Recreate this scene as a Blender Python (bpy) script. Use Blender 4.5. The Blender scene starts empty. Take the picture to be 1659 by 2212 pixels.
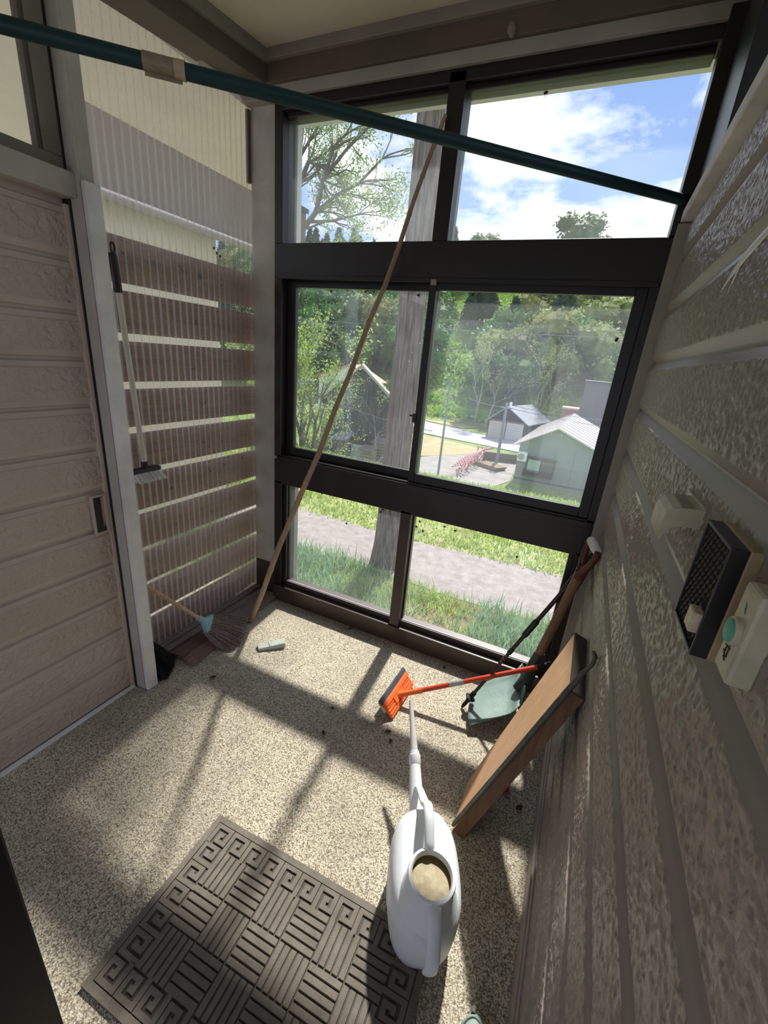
import bpy, math, random
import numpy as np
from mathutils import Vector, Matrix, noise as mnoise

SC = bpy.context.scene
COL = SC.collection

# ------------------------------------------------------------------ camera
cam_d = bpy.data.cameras.new('camera')
cam = bpy.data.objects.new('camera', cam_d)
COL.objects.link(cam)
cam_d.sensor_fit = 'VERTICAL'
cam_d.sensor_height = 36.0
cam_d.lens = 922.5 * 36.0 / 2212.0
cam_d.clip_start = 0.02
cam_d.clip_end = 600
_R = [(0.9006608, 0.4253752, 0.0886907), (0.2221024, -0.2752405, -0.9353680), (-0.3734711, 0.8621477, -0.3423752)]
cam.matrix_world = Matrix(((_R[0][0], -_R[1][0], -_R[2][0], 0),
                           (_R[0][1], -_R[1][1], -_R[2][1], 0),
                           (_R[0][2], -_R[1][2], -_R[2][2], 1.6),
                           (0, 0, 0, 1)))
SC.camera = cam

# ------------------------------------------------------------------ sky
W = bpy.data.worlds.new('sky'); SC.world = W
W.use_nodes = True
nt = W.node_tree; nt.nodes.clear()
def wn(t, **k):
    n = nt.nodes.new(t)
    for a, b in k.items(): setattr(n, a, b)
    return n
tc = wn('ShaderNodeTexCoord')
sep = wn('ShaderNodeSeparateXYZ'); nt.links.new(tc.outputs['Generated'], sep.inputs[0])
gr = wn('ShaderNodeValToRGB')
gr.color_ramp.elements[0].position = 0.0; gr.color_ramp.elements[0].color = (0.40, 0.54, 0.84, 1)
gr.color_ramp.elements[1].position = 0.75; gr.color_ramp.elements[1].color = (0.13, 0.25, 0.62, 1)
nt.links.new(sep.outputs['Z'], gr.inputs[0])
mp = wn('ShaderNodeMapping'); mp.inputs['Scale'].default_value = (1, 1, 2.1); mp.inputs['Location'].default_value = (0.35, 1.7, 0.2)
nt.links.new(tc.outputs['Generated'], mp.inputs[0])
no = wn('ShaderNodeTexNoise'); no.inputs['Scale'].default_value = 4.2; no.inputs['Detail'].default_value = 9; no.inputs['Roughness'].default_value = 0.60; no.inputs['Distortion'].default_value = 0.25
nt.links.new(mp.outputs[0], no.inputs['Vector'])
cr = wn('ShaderNodeValToRGB')
cr.color_ramp.elements[0].position = 0.45; cr.color_ramp.elements[0].color = (0, 0, 0, 1)
cr.color_ramp.elements[1].position = 0.59; cr.color_ramp.elements[1].color = (1, 1, 1, 1)
nt.links.new(no.outputs['Fac'], cr.inputs[0])
mx = wn('ShaderNodeMix', data_type='RGBA')
nt.links.new(cr.outputs[0], mx.inputs['Factor']); nt.links.new(gr.outputs[0], mx.inputs['A'])
mx.inputs['B'].default_value = (1.0, 1.01, 1.03, 1)
bg = wn('ShaderNodeBackground'); bg.inputs['Strength'].default_value = 1.3
nt.links.new(mx.outputs['Result'], bg.inputs['Color'])
wo = wn('ShaderNodeOutputWorld'); nt.links.new(bg.outputs[0], wo.inputs['Surface'])

# ------------------------------------------------------------------ sun
sd = bpy.data.lights.new('sun', 'SUN'); sd.energy = 6.4; sd.angle = math.radians(2.2); sd.color = (1.0, 0.97, 0.925)
sun = bpy.data.objects.new('sun', sd); COL.objects.link(sun)
sun.rotation_euler = Vector((0.09, -1.0, -1.2)).to_track_quat('-Z', 'Y').to_euler()
sun.location = (0, 30, 36)

vs = SC.view_settings
vs.view_transform = 'Standard'; vs.look = 'None'; vs.gamma = 1.0; vs.use_curve_mapping = False
vs.exposure = 0.25

# ------------------------------------------------------------------ helpers
def srgb(r, g, b):
    f = lambda c: (c / 255 / 12.92) if c <= 10 else ((c / 255 + 0.055) / 1.055) ** 2.4
    return (f(r), f(g), f(b), 1)

class NT:
    def __init__(s, name):
        s.m = bpy.data.materials.new(name); s.m.use_nodes = True
        s.t = s.m.node_tree
        s.p = s.t.nodes['Principled BSDF']; s.o = s.t.nodes['Material Output']
    def n(s, typ, **k):
        x = s.t.nodes.new(typ)
        for a, b in k.items(): setattr(x, a, b)
        return x
    def l(s, a, b): s.t.links.new(a, b)
    def coord(s, kind='Object', scale=(1, 1, 1)):
        c = s.n('ShaderNodeTexCoord'); mp = s.n('ShaderNodeMapping'); mp.inputs['Scale'].default_value = scale
        if kind == 'Position':
            g = s.n('ShaderNodeNewGeometry'); s.l(g.outputs['Position'], mp.inputs[0])
        else:
            s.l(c.outputs[kind], mp.inputs[0])
        return mp.outputs[0]
    def noise(s, v, scale, detail=4, rough=0.55, dist=0.0):
        x = s.n('ShaderNodeTexNoise'); s.l(v, x.inputs['Vector'])
        x.inputs['Scale'].default_value = scale; x.inputs['Detail'].default_value = detail
        x.inputs['Roughness'].default_value = rough; x.inputs['Distortion'].default_value = dist
        return x.outputs['Fac']
    def voro(s, v, scale, out='Distance', feature='F1'):
        x = s.n('ShaderNodeTexVoronoi', feature=feature); s.l(v, x.inputs['Vector']); x.inputs['Scale'].default_value = scale
        return x.outputs[out]
    def ramp(s, f, stops):
        r = s.n('ShaderNodeValToRGB'); e = r.color_ramp.elements
        while len(e) < len(stops): e.new(0.5)
        for i, (p, c) in enumerate(stops): e[i].position = p; e[i].color = c if len(c) == 4 else (*c, 1)
        s.l(f, r.inputs[0]); return r.outputs[0]
    def mix(s, f, a, b, mode='MIX'):
        x = s.n('ShaderNodeMix', data_type='RGBA', blend_type=mode)
        if hasattr(f, 'is_output'): s.l(f, x.inputs['Factor'])
        else: x.inputs['Factor'].default_value = f
        for k, c in (('A', a), ('B', b)):
            if hasattr(c, 'is_output'): s.l(c, x.inputs[k])
            else: x.inputs[k].default_value = c
        return x.outputs['Result']
    def bump(s, h, dist, strength=1.0, prev=None):
        b = s.n('ShaderNodeBump'); b.inputs['Distance'].default_value = dist; b.inputs['Strength'].default_value = strength
        s.l(h, b.inputs['Height'])
        if prev is not None: s.l(prev, b.inputs['Normal'])
        s.l(b.outputs[0], s.p.inputs['Normal']); return b.outputs[0]
    def col(s, c):
        if hasattr(c, 'is_output'): s.l(c, s.p.inputs['Base Color'])
        else: s.p.inputs['Base Color'].default_value = c
    def set(s, rough=None, spec=None, metal=None):
        if rough is not None: s.p.inputs['Roughness'].default_value = rough
        if spec is not None: s.p.inputs['Specular IOR Level'].default_value = spec
        if metal is not None: s.p.inputs['Metallic'].default_value = metal

K0 = (0, 0, 0, 1); K1 = (1, 1, 1, 1)
def plain(name, c, rough=0.5, spec=0.4, metal=0.0, var=0.18, scale=12, bump=0.0, bscale=60, kind='Object'):
    """a painted / plastic / metal surface with slight blotches and grain"""
    t = NT(name); v = t.coord(kind)
    dark = (c[0] * (1 - var), c[1] * (1 - var), c[2] * (1 - var), 1)
    lite = (min(1, c[0] * (1 + var)), min(1, c[1] * (1 + var)), min(1, c[2] * (1 + var)), 1)
    t.col(t.ramp(t.noise(v, scale, 5, 0.6), [(0.3, dark), (0.7, lite)]))
    t.set(rough, spec, metal)
    if bump: t.bump(t.noise(v, bscale, 3), bump)
    return t.m

def wood(name, a, b, axis=1, scale=1.0, rough=0.7, spec=0.25, knots=False, bump=0.002):
    t = NT(name); sc = [14 * scale] * 3; sc[axis] = 1.1 * scale
    v = t.coord('Object', tuple(sc))
    f = t.noise(v, 3.0, 8, 0.65, 0.6)
    g = t.noise(t.coord('Object', tuple(x * 6 for x in sc)), 2.0, 3)
    c = t.ramp(f, [(0.3, a), (0.7, b)])
    c = t.mix(0.35, c, t.ramp(g, [(0.3, a), (0.7, b)]))
    big = t.noise(t.coord('Object'), 3.0, 3)
    c = t.mix(t.ramp(big, [(0.35, (0.35,) * 3), (0.7, K0)]), c, (a[0] * .55, a[1] * .52, a[2] * .5, 1))
    if knots:
        d = t.voro(t.coord('Object', (1, 1, 1)), 5.5)
        c = t.mix(t.ramp(d, [(0.03, (0.8,) * 3), (0.10, K0)]), c, (a[0] * .3, a[1] * .25, a[2] * .22, 1))
    t.col(c); t.set(rough, spec); t.bump(f, bump); return t.m

class MB:
    def __init__(s): s.v = []; s.f = []; s.m = []
    def add(s, v, f, m=0):
        o = len(s.v); s.v += [tuple(p) for p in v]
        for q in f: s.f.append(tuple(i + o for i in q)); s.m.append(m)
        return s
    def box(s, x0, x1, y0, y1, z0, z1, m=0):
        return s.obox(((x0 + x1) / 2, (y0 + y1) / 2, (z0 + z1) / 2), ((x1 - x0) / 2, 0, 0), (0, (y1 - y0) / 2, 0), (0, 0, (z1 - z0) / 2), m)
    def obox(s, c, a, b, d, m=0):
        c, a, b, d = map(Vector, (c, a, b, d))
        v = [c + a * i + b * j + d * k for k in (-1, 1) for j in (-1, 1) for i in (-1, 1)]
        f = [(0, 2, 3, 1), (4, 5, 7, 6), (0, 1, 5, 4), (2, 6, 7, 3), (0, 4, 6, 2), (1, 3, 7, 5)]
        if a.cross(b).dot(d) < 0: f = [q[::-1] for q in f]
        return s.add(v, f, m)
    def prism(s, poly, off, m=0):
        poly = [Vector(p) for p in poly]; off = Vector(off); n = len(poly)
        nrm = Vector()
        for i in range(n): nrm += poly[i].cross(poly[(i + 1) % n])
        v = poly + [p + off for p in poly]
        f = [tuple(range(n))[::-1], tuple(range(n, 2 * n))] + [(i, (i + 1) % n, n + (i + 1) % n, n + i) for i in range(n)]
        if nrm.dot(off) < 0: f = [q[::-1] for q in f]
        return s.add(v, f, m)
    def tube(s, pts, rad, seg=8, m=0, caps=True, flat=None, up=None):
        pts = [Vector(p) for p in pts]; n = len(pts)
        if not hasattr(rad, '__len__'): rad = [rad] * n
        t0 = (pts[1] - pts[0]).normalized()
        u = Vector(up) if up is not None else (Vector((0, 0, 1)) if abs(t0.z) < 0.9 else Vector((1, 0, 0)))
        v = []; f = []
        for i, p in enumerate(pts):
            t = (pts[min(i + 1, n - 1)] - pts[max(i - 1, 0)]).normalized()
            w = t.cross(u)
            if w.length < 1e-5: w = t.orthogonal()
            w.normalize(); u = w.cross(t).normalized()
            fx, fy = (flat if flat else (1, 1))
            for k in range(seg):
                a = 2 * math.pi * k / seg
                v.append(p + (w * math.cos(a) * fx + u * math.sin(a) * fy) * rad[i])
        for i in range(n - 1):
            for k in range(seg):
                k2 = (k + 1) % seg
                f.append((i * seg + k, i * seg + k2, (i + 1) * seg + k2, (i + 1) * seg + k))
        if caps:
            f.append(tuple(range(seg))[::-1]); f.append(tuple(range((n - 1) * seg, n * seg)))
        return s.add(v, f, m)
    def rings(s, rings, m=0, cap0=True, cap1=True):
        n = len(rings[0]); v = [p for r in rings for p in r]; f = []
        for i in range(len(rings) - 1):
            for k in range(n):
                k2 = (k + 1) % n
                f.append((i * n + k, i * n + k2, (i + 1) * n + k2, (i + 1) * n + k))
        if cap0: f.append(tuple(range(n))[::-1])
        if cap1: f.append(tuple(range((len(rings) - 1) * n, len(rings) * n)))
        return s.add(v, f, m)

def obj(name, mb, mats, parent=None, smooth=None, bevel=0.0, origin=None):
    if not isinstance(mats, (list, tuple)): mats = [mats]
    if parent is not None: o0 = parent.matrix_basis.translation if parent.parent is None else parent.parent.matrix_basis.translation
    elif origin is not None: o0 = Vector(origin)
    else:
        a = np.array(mb.v); o0 = Vector(((a[:, 0].min() + a[:, 0].max()) / 2, (a[:, 1].min() + a[:, 1].max()) / 2, a[:, 2].min()))
    me = bpy.data.meshes.new(name)
    me.from_pydata([(p[0] - o0[0], p[1] - o0[1], p[2] - o0[2]) for p in mb.v], [], mb.f)
    for m in mats: me.materials.append(m)
    if any(mb.m): me.polygons.foreach_set('material_index', mb.m)
    if smooth is not None:
        me.polygons.foreach_set('use_smooth', [True] * len(me.polygons))
        me.set_sharp_from_angle(angle=math.radians(smooth))
    me.update()
    o = bpy.data.objects.new(name, me); COL.objects.link(o)
    if parent is not None: o.parent = parent
    else: o.location = o0
    if bevel:
        b = o.modifiers.new('bevel', 'BEVEL'); b.width = bevel; b.segments = 2; b.limit_method = 'ANGLE'
        b.harden_normals = False
    return o

def tag(o, label, cat, group=None, kind=None):
    o['label'] = label; o['category'] = cat
    if group: o['group'] = group
    if kind: o['kind'] = kind
    return o

def thing(name, loc, label, cat, group=None, kind=None):
    o = bpy.data.objects.new(name, None); o.empty_display_size = 0.05
    COL.objects.link(o); o.location = loc
    return tag(o, label, cat, group, kind)

def copy_tree(o, parent=None):
    c = o.copy(); COL.objects.link(c)
    if parent is not None: c.parent = parent
    for ch in list(o.children): copy_tree(ch, c)
    return c

# ------------------------------------------------------------------ materials
def m_siding(name, base, bump=0.012):
    t = NT(name); v = t.coord('Position')
    a = t.noise(v, 46, 3, 0.5, 0.4); b = t.noise(v, 130, 2, 0.5)
    big = t.noise(v, 2.3, 4)
    c0 = (base[0] * .86, base[1] * .85, base[2] * .84, 1)
    c = t.ramp(big, [(0.3, c0), (0.7, base)])
    t.col(c); t.set(0.36, 0.5)
    h = t.ramp(a, [(0.36, K0), (0.66, K1)])
    n1 = t.bump(h, bump, 0.62)
    t.bump(b, 0.003, 0.35, n1); return t.m

M = {}
M['siding_r'] = m_siding('right_siding_stucco', srgb(150, 137, 126), 0.002)
M['siding_r_smooth'] = plain('right_siding_band', srgb(154, 141, 131), 0.38, 0.45, var=0.08, kind='Position', scale=3)
M['siding_l'] = m_siding('left_siding_stucco', srgb(188, 171, 157), 0.008)
M['siding_l_smooth'] = plain('left_siding_band', srgb(184, 167, 153), 0.45, 0.4, var=0.08, kind='Position', scale=3)
M['bronze'] = plain('dark_bronze_aluminium', srgb(32, 25, 21), 0.4, 0.45, 0.0, var=0.15, kind='Position', scale=6)
M['bronze_lt'] = plain('bronze_aluminium_face', srgb(66, 54, 46), 0.36, 0.5, 0.1, var=0.15, kind='Position', scale=6)
M['black'] = plain('black_plastic', srgb(26, 25, 25), 0.4, 0.5)
M['black_dull'] = plain('black_rubber', srgb(32, 31, 31), 0.7, 0.3)
M['post'] = plain('off_white_weathered_paint', srgb(214, 209, 203), 0.65, 0.25, var=0.14, scale=7, bump=0.002, bscale=50)
M['post_grey'] = plain('greyed_cream_paint', srgb(174, 167, 156), 0.65, 0.25, var=0.14, scale=7, bump=0.002, bscale=50)
M['strip'] = plain('cream_painted_strip', srgb(150, 142, 130), 0.6, 0.3, var=0.12, scale=5)
M['beam'] = plain('brown_painted_beam', srgb(92, 80, 70), 0.6, 0.3, var=0.12, scale=5)
M['ceil'] = plain('cream_ceiling_board', srgb(196, 188, 166), 0.75, 0.2, var=0.08, scale=4)
M['ceil_trim'] = plain('grey_ceiling_trim', srgb(128, 120, 108), 0.6, 0.3, var=0.1, scale=5)
M['soffit'] = plain('cream_soffit_board', srgb(224, 218, 203), 0.75, 0.2, var=0.07, scale=3)
M['white'] = plain('white_painted_metal', srgb(226, 226, 222), 0.45, 0.4, var=0.06)

# exposed aggregate floor
t = NT('exposed_aggregate_concrete'); v = t.coord('Position')
cell = t.voro(v, 250, 'Color'); dist = t.voro(v, 250, 'Distance')
sepc = t.n('ShaderNodeSeparateColor'); t.l(cell, sepc.inputs[0])
c = t.ramp(sepc.outputs[0], [(0.0, srgb(120, 110, 98)), (0.25, srgb(194, 180, 152)), (0.6, srgb(216, 204, 176)), (0.86, srgb(228, 220, 202)), (1.0, srgb(146, 122, 98))])
c = t.mix(t.ramp(dist, [(0.52, K0), (0.85, K1)]), c, srgb(112, 100, 86))
dk = t.noise(v, 118, 2); c = t.mix(t.ramp(dk, [(0.58, K0), (0.68, (0.75,) * 3)]), c, srgb(70, 64, 58))
st = t.noise(v, 2.6, 6, 0.65); c = t.mix(t.ramp(st, [(0.42, K0), (0.75, (0.55,) * 3)]), c, srgb(116, 106, 94))
st2 = t.noise(v, 0.9, 4, 0.6); c = t.mix(t.ramp(st2, [(0.5, K0), (0.8, (0.4,) * 3)]), c, srgb(98, 91, 82))
t.col(c); t.set(0.75, 0.3); t.bump(dist, 0.004, 0.5); M['floor'] = t.m

M['plank'] = wood('weathered_brown_board', srgb(130, 98, 82), srgb(198, 162, 138), 1, 1.0, knots=True)
M['greywood'] = wood('grey_weathered_board', srgb(108, 96, 88), srgb(160, 146, 134), 1, 1.2)
M['darkwood'] = wood('dark_brown_board', srgb(82, 64, 56), srgb(128, 106, 94), 1, 1.2)  # darker brown grain for one short board
M['redwood'] = wood('reddish_brown_board', srgb(104, 80, 70), srgb(152, 124, 112), 1, 1.2)
M['ply'] = wood('tan_plywood_face', srgb(206, 158, 118), srgb(228, 188, 150), 2, 0.5, bump=0.0006)
M['ply_side'] = wood('dark_board_edge', srgb(88, 66, 50), srgb(134, 102, 76), 2, 0.7)  # edges and back darker than the tan face
M['endgrain'] = wood('rough_end_grain', srgb(46, 36, 30), srgb(96, 78, 66), 1, 2.0, bump=0.006)
M['bamboo'] = wood('dry_bamboo_pole', srgb(140, 116, 92), srgb(186, 160, 128), 2, 0.8, 0.5, 0.35)
M['shaft'] = wood('grimy_wooden_shaft', srgb(104, 78, 56), srgb(150, 118, 86), 2, 0.8, 0.5, 0.35)
M['redhandle'] = wood('reddish_yoke_wood', srgb(72, 36, 28), srgb(108, 58, 44), 2, 0.8, 0.45, 0.4)
M['broomstick'] = wood('pale_broomstick', srgb(186, 154, 116), srgb(218, 190, 152), 0, 0.6, 0.5, 0.3, bump=0.0004)

def m_glass(name, dirt, spots=True):
    t = NT(name); t.t.nodes.remove(t.p)
    tr = t.n('ShaderNodeBsdfTransparent'); tr.inputs[0].default_value = (0.97, 0.985, 0.98, 1)
    gl = t.n('ShaderNodeBsdfGlossy'); gl.inputs['Roughness'].default_value = 0.02
    di = t.n('ShaderNodeBsdfTranslucent'); di.inputs[0].default_value = (0.85, 0.9, 0.95, 1)
    fr = t.n('ShaderNodeLayerWeight'); fr.inputs[0].default_value = 0.5
    fz = t.ramp(fr.outputs['Facing'], [(0.0, (.03,) * 3), (0.5, (.05,) * 3), (0.8, (.2,) * 3), (1.0, (.9,) * 3)])
    m1 = t.n('ShaderNodeMixShader'); t.l(fz, m1.inputs[0]); t.l(tr.outputs[0], m1.inputs[1]); t.l(gl.outputs[0], m1.inputs[2])
    v = t.coord('Position')
    f = t.ramp(t.noise(v, 2.2, 5, 0.6), [(0.3, (dirt * .45,) * 3), (0.75, (dirt * 1.5,) * 3)])
    if spots:
        sp = t.noise(t.coord('Position', (1, 1, .45)), 75, 2, 0.5)
        f = t.mix(t.ramp(sp, [(0.77, K0), (0.80, (0.5,) * 3)]), f, (0.7,) * 3 + (1,))
    m2 = t.n('ShaderNodeMixShader'); t.l(f, m2.inputs[0]); t.l(m1.outputs[0], m2.inputs[1]); t.l(di.outputs[0], m2.inputs[2])
    t.l(m2.outputs[0], t.o.inputs['Surface']); return t.m
M['glass'] = m_glass('window_glass', 0.025)
M['glass_up'] = m_glass('upper_window_glass', 0.045)
M['glass_dirty'] = m_glass('dusty_window_glass', 0.03)
M['glass_clear'] = m_glass('transom_glass', 0.012, False)
# clear corrugated sheet
t = NT('clear_corrugated_plastic'); t.t.nodes.remove(t.p)
tr = t.n('ShaderNodeBsdfTransparent'); tr.inputs[0].default_value = (0.95, 0.945, 0.93, 1)
gl = t.n('ShaderNodeBsdfGlossy'); gl.inputs['Roughness'].default_value = 0.12
tl = t.n('ShaderNodeBsdfTranslucent'); tl.inputs[0].default_value = (0.9, 0.87, 0.84, 1)
df = t.n('ShaderNodeBsdfDiffuse'); df.inputs[0].default_value = (0.85, 0.82, 0.80, 1)
fr = t.n('ShaderNodeLayerWeight'); fr.inputs[0].default_value = 0.5
fz = t.ramp(fr.outputs['Facing'], [(0.0, (.06,) * 3), (0.5, (.09,) * 3), (0.8, (.25,) * 3), (1.0, (.9,) * 3)])
m1 = t.n('ShaderNodeMixShader'); t.l(fz, m1.inputs[0]); t.l(tr.outputs[0], m1.inputs[1]); t.l(gl.outputs[0], m1.inputs[2])
m2 = t.n('ShaderNodeMixShader'); m2.inputs[0].default_value = 0.14; t.l(m1.outputs[0], m2.inputs[1]); t.l(tl.outputs[0], m2.inputs[2])
fc = t.ramp(fr.outputs['Facing'], [(0.10, (0.10,) * 3), (0.95, (0.48,) * 3)])
m3 = t.n('ShaderNodeMixShader'); t.l(fc, m3.inputs[0]); t.l(m2.outputs[0], m3.inputs[1]); t.l(df.outputs[0], m3.inputs[2])
t.l(m3.outputs[0], t.o.inputs['Surface']); M['sheet'] = t.m

# ================================================================== SETTING
# floor slab
tag(obj('floor', MB().box(-2.1, 0.30, -1.6, 2.10, -1.15, 0.0), M['floor'], origin=(0, 0, 0)),
    'speckled exposed aggregate concrete floor of the porch', 'floor', kind='structure')

# ---- right wall: embossed siding panels
wr = thing('wall_right', (0.2, 0.5, 0), 'beige embossed siding wall on the right', 'wall', kind='structure')
obj('backing', MB().box(0.197, 0.27, -1.2, 2.10, 0.0, 2.125), M['siding_r_smooth'], wr)
def siding(parent, xf, sgn, y0, y1, z0, z1, mats):
    """one board: recessed joint, smooth lips, embossed field; sgn=+1 wall lies towards +x"""
    h = z1 - z0
    pr = [(0.014, 0), (0.014, 0.005), (0.005, 0.009), (0.004, 0.026), (0.0, 0.030), (0.0, h - 0.030), (0.004, h - 0.026), (0.005, h - 0.009), (0.014, h - 0.004), (0.014, h)]
    mb = MB(); v = []
    for y in (y0, y1):
        for d, z in pr: v.append((xf + sgn * d, y, z0 + z))
    n = len(pr)
    for i in range(n - 1):
        q = (i, i + 1, n + i + 1, n + i)
        mb.add([], [])
        if sgn > 0: q = q[::-1]
        mb.f.append(q); mb.m.append(0 if i == 4 else 1)
    mb.v = v
    return obj('siding_panel', mb, mats, parent)
def vnoise(y, z, sc, seed):
    r = np.random.RandomState(seed); G = r.rand(1024, 256); a = y * sc + 40; b = z * sc + 7
    i = np.floor(a).astype(int); j = np.floor(b).astype(int); fa = a - i; fb = b - j
    fa = fa * fa * (3 - 2 * fa); fb = fb * fb * (3 - 2 * fb); g = lambda p, q: G[p % 1024, q % 256]
    return (g(i, j) * (1 - fa) + g(i + 1, j) * fa) * (1 - fb) + (g(i, j + 1) * (1 - fa) + g(i + 1, j + 1) * fa) * fb
def embossed(parent, xf, y0, ya, y1, z0, z1, mats, seed):
    """the same board with the stucco relief modelled"""
    h = z1 - z0; K = max(4, int((h - .044) / .0032)); NYC = int((y1 - ya) / .0036)
    pr = [(0.014, 0), (0.014, 0.005), (0.005, 0.009), (0.004, 0.019)] + [(0.0, .022 + (h - .044) * k / K) for k in range(K + 1)] + [(0.004, h - 0.019), (0.005, h - 0.009), (0.014, h - 0.004), (0.014, h)]
    D = np.array([p[0] for p in pr]); Zp = np.array([p[1] for p in pr]) + z0
    Y = np.concatenate([[y0], np.linspace(ya, y1, NYC)])
    yy, zz = np.meshgrid(Y, Zp, indexing='ij')
    n = vnoise(yy, zz, 125, seed) * .6 + vnoise(yy, zz * .8, 240, seed + 1) * .4
    n = np.clip((n - .42) / .2, 0, 1); n = n * n * (3 - 2 * n)
    env = np.zeros(len(pr)); env[5:4 + K] = 1
    X = xf + D[None, :] - n * env[None, :] * .0020
    V = np.stack([X, yy, zz], -1).reshape(-1, 3); R_ = len(pr)
    a = (np.arange(len(Y) - 1)[:, None] * R_ + np.arange(R_ - 1)[None, :])
    Q = np.stack([a, a + R_, a + R_ + 1, a + 1], -1)
    mi = np.ones(a.shape, int); mi[:, 4:4 + K] = 0
    o0 = np.array(parent.location)
    me = bpy.data.meshes.new('siding_panel'); me.from_pydata((V - o0).tolist(), [], Q.reshape(-1, 4).tolist())
    for m in mats: me.materials.append(m)
    me.polygons.foreach_set('material_index', mi.ravel()); me.polygons.foreach_set('use_smooth', [True] * len(me.polygons))
    me.set_sharp_from_angle(angle=math.radians(75)); me.update()
    if me.polygons[5].normal.x > 0: me.flip_normals()
    o = bpy.data.objects.new('siding_panel', me); COL.objects.link(o); o.parent = parent; return o
zs = [0.126 + 0.1705 * k for k in range(12)]
for i in range(len(zs) - 1):
    embossed(wr, 0.18, -1.2, 0.25, 2.0, zs[i], zs[i + 1], [M['siding_r'], M['siding_r_smooth']], 10 + i)
embossed(wr, 0.18, -1.2, 0.25, 2.0, zs[-1], 2.125, [M['siding_r'], M['siding_r_smooth']], 40)
mb = MB().box(0.168, 0.19, -1.2, 2.0, 0.0, 0.105).box(0.174, 0.19, -1.2, 2.0, 0.105, 0.13)
tag(obj('baseboard_right', mb, M['siding_r_smooth'], bevel=0.003), 'beige base trim along the foot of the right wall', 'baseboard', kind='structure')
mb = MB().box(0.145, 0.197, 1.985, 2.03, 0.0, 2.12)
tag(obj('trim_1', mb, M['strip'], bevel=0.003), 'narrow cream corner strip between window and right siding', 'trim', kind='structure')
mb = MB().box(0.150, 0.27, -1.2, 2.03, 2.125, 2.165)
tag(obj('trim_2', mb, M['post'], bevel=0.004), 'pale ledge on top of the right siding wall', 'trim', kind='structure')

# right clerestory window
w5 = thing('window_5', (0.22, 0.8, 2.165), 'dark framed high window above the right siding wall', 'window', kind='structure')
mb = MB().box(0.185, 0.25, -1.2, 2.0, 2.165, 2.20).box(0.185, 0.25, -1.2, 2.0, 2.68, 2.76).box(0.168, 0.25, 1.62, 2.12, 2.165, 2.90).box(0.185, 0.25, 0.38, 0.46, 2.165, 2.72).box(0.185, 0.25, -1.2, -1.1, 2.165, 2.72)
obj('frame', mb, M['black'], w5, bevel=0.003)
for y0, y1 in ((0.46, 1.62), (-1.1, 0.38)):
    obj('pane', MB().box(0.215, 0.219, y0, y1, 2.20, 2.68), M['glass_clear'], w5)
    obj('track', MB().box(0.180, 0.186, y0, y1, 2.172, 2.184), M['white'], w5)

M['sash'] = plain('brown_black_sash', srgb(26, 21, 18), 0.4, 0.45, var=.1, kind='Position', scale=6)
# ---- window wall, three rows of panes
YF = 2.022
M['rail_light'] = plain('dusty_silver_track', srgb(190, 182, 178), 0.5, 0.4, 0.0, var=.1, kind='Position', scale=20)
w1 = thing('window_1', (-0.7, 2.05, 2.0), 'upper pair of fixed panes looking at the sky', 'window', kind='structure')
w2 = thing('window_2', (-0.7, 2.05, 0.96), 'middle pair of sliding panes in dark bronze sashes', 'window', kind='structure')
w3 = thing('window_3', (-0.7, 2.05, 0.0), 'lower pair of fixed panes down to the floor', 'window', kind='structure')
def part(n, parent, m, *boxes, bevel=0.003):
    mb = MB()
    for b in boxes: mb.box(*b)
    return obj(n, mb, M[m], parent, bevel=bevel)
# lower
part('sill', w3, 'bronze_lt', (-1.625, 0.165, YF - 0.012, 2.12, 0.0, 0.108), (-1.58, 0.12, YF + 0.028, 2.12, 0.108, 0.138))
part('track', w3, 'rail_light', (-1.548, -0.779, YF + 0.030, 2.070, 0.138, 0.1415), (-0.717, 0.078, YF + 0.030, 2.070, 0.138, 0.1415), (-1.548, -0.779, YF + 0.036, YF + 0.041, 0.1415, 0.146), (-0.717, 0.078, YF + 0.036, YF + 0.041, 0.1415, 0.146), bevel=0)
part('side_jamb', w3, 'bronze', (-1.625, -1.572, YF, 2.12, 0.108, 0.83), (-1.572, -1.548, YF + 0.022, 2.12, 0.108, 0.83))
part('side_jamb', w3, 'bronze', (0.105, 0.165, YF, 2.12, 0.108, 0.83), (0.078, 0.105, YF + 0.022, 2.12, 0.108, 0.83))
part('mullion', w3, 'bronze_lt', (-0.778, -0.718, YF, 2.12, 0.108, 0.83))
obj('pane', MB().box(-1.55, -0.778, 2.074, 2.078, 0.136, 0.82), M['glass'], w3)
obj('pane', MB().box(-0.718, 0.08, 2.074, 2.078, 0.136, 0.82), M['glass'], w3)
part('gasket', w3, 'black', (-1.55, -1.543, 2.066, 2.074, 0.136, 0.82), (-0.718, -0.711, 2.066, 2.074, 0.136, 0.82), (-0.785, -0.778, 2.066, 2.074, 0.136, 0.82), bevel=0)
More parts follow.
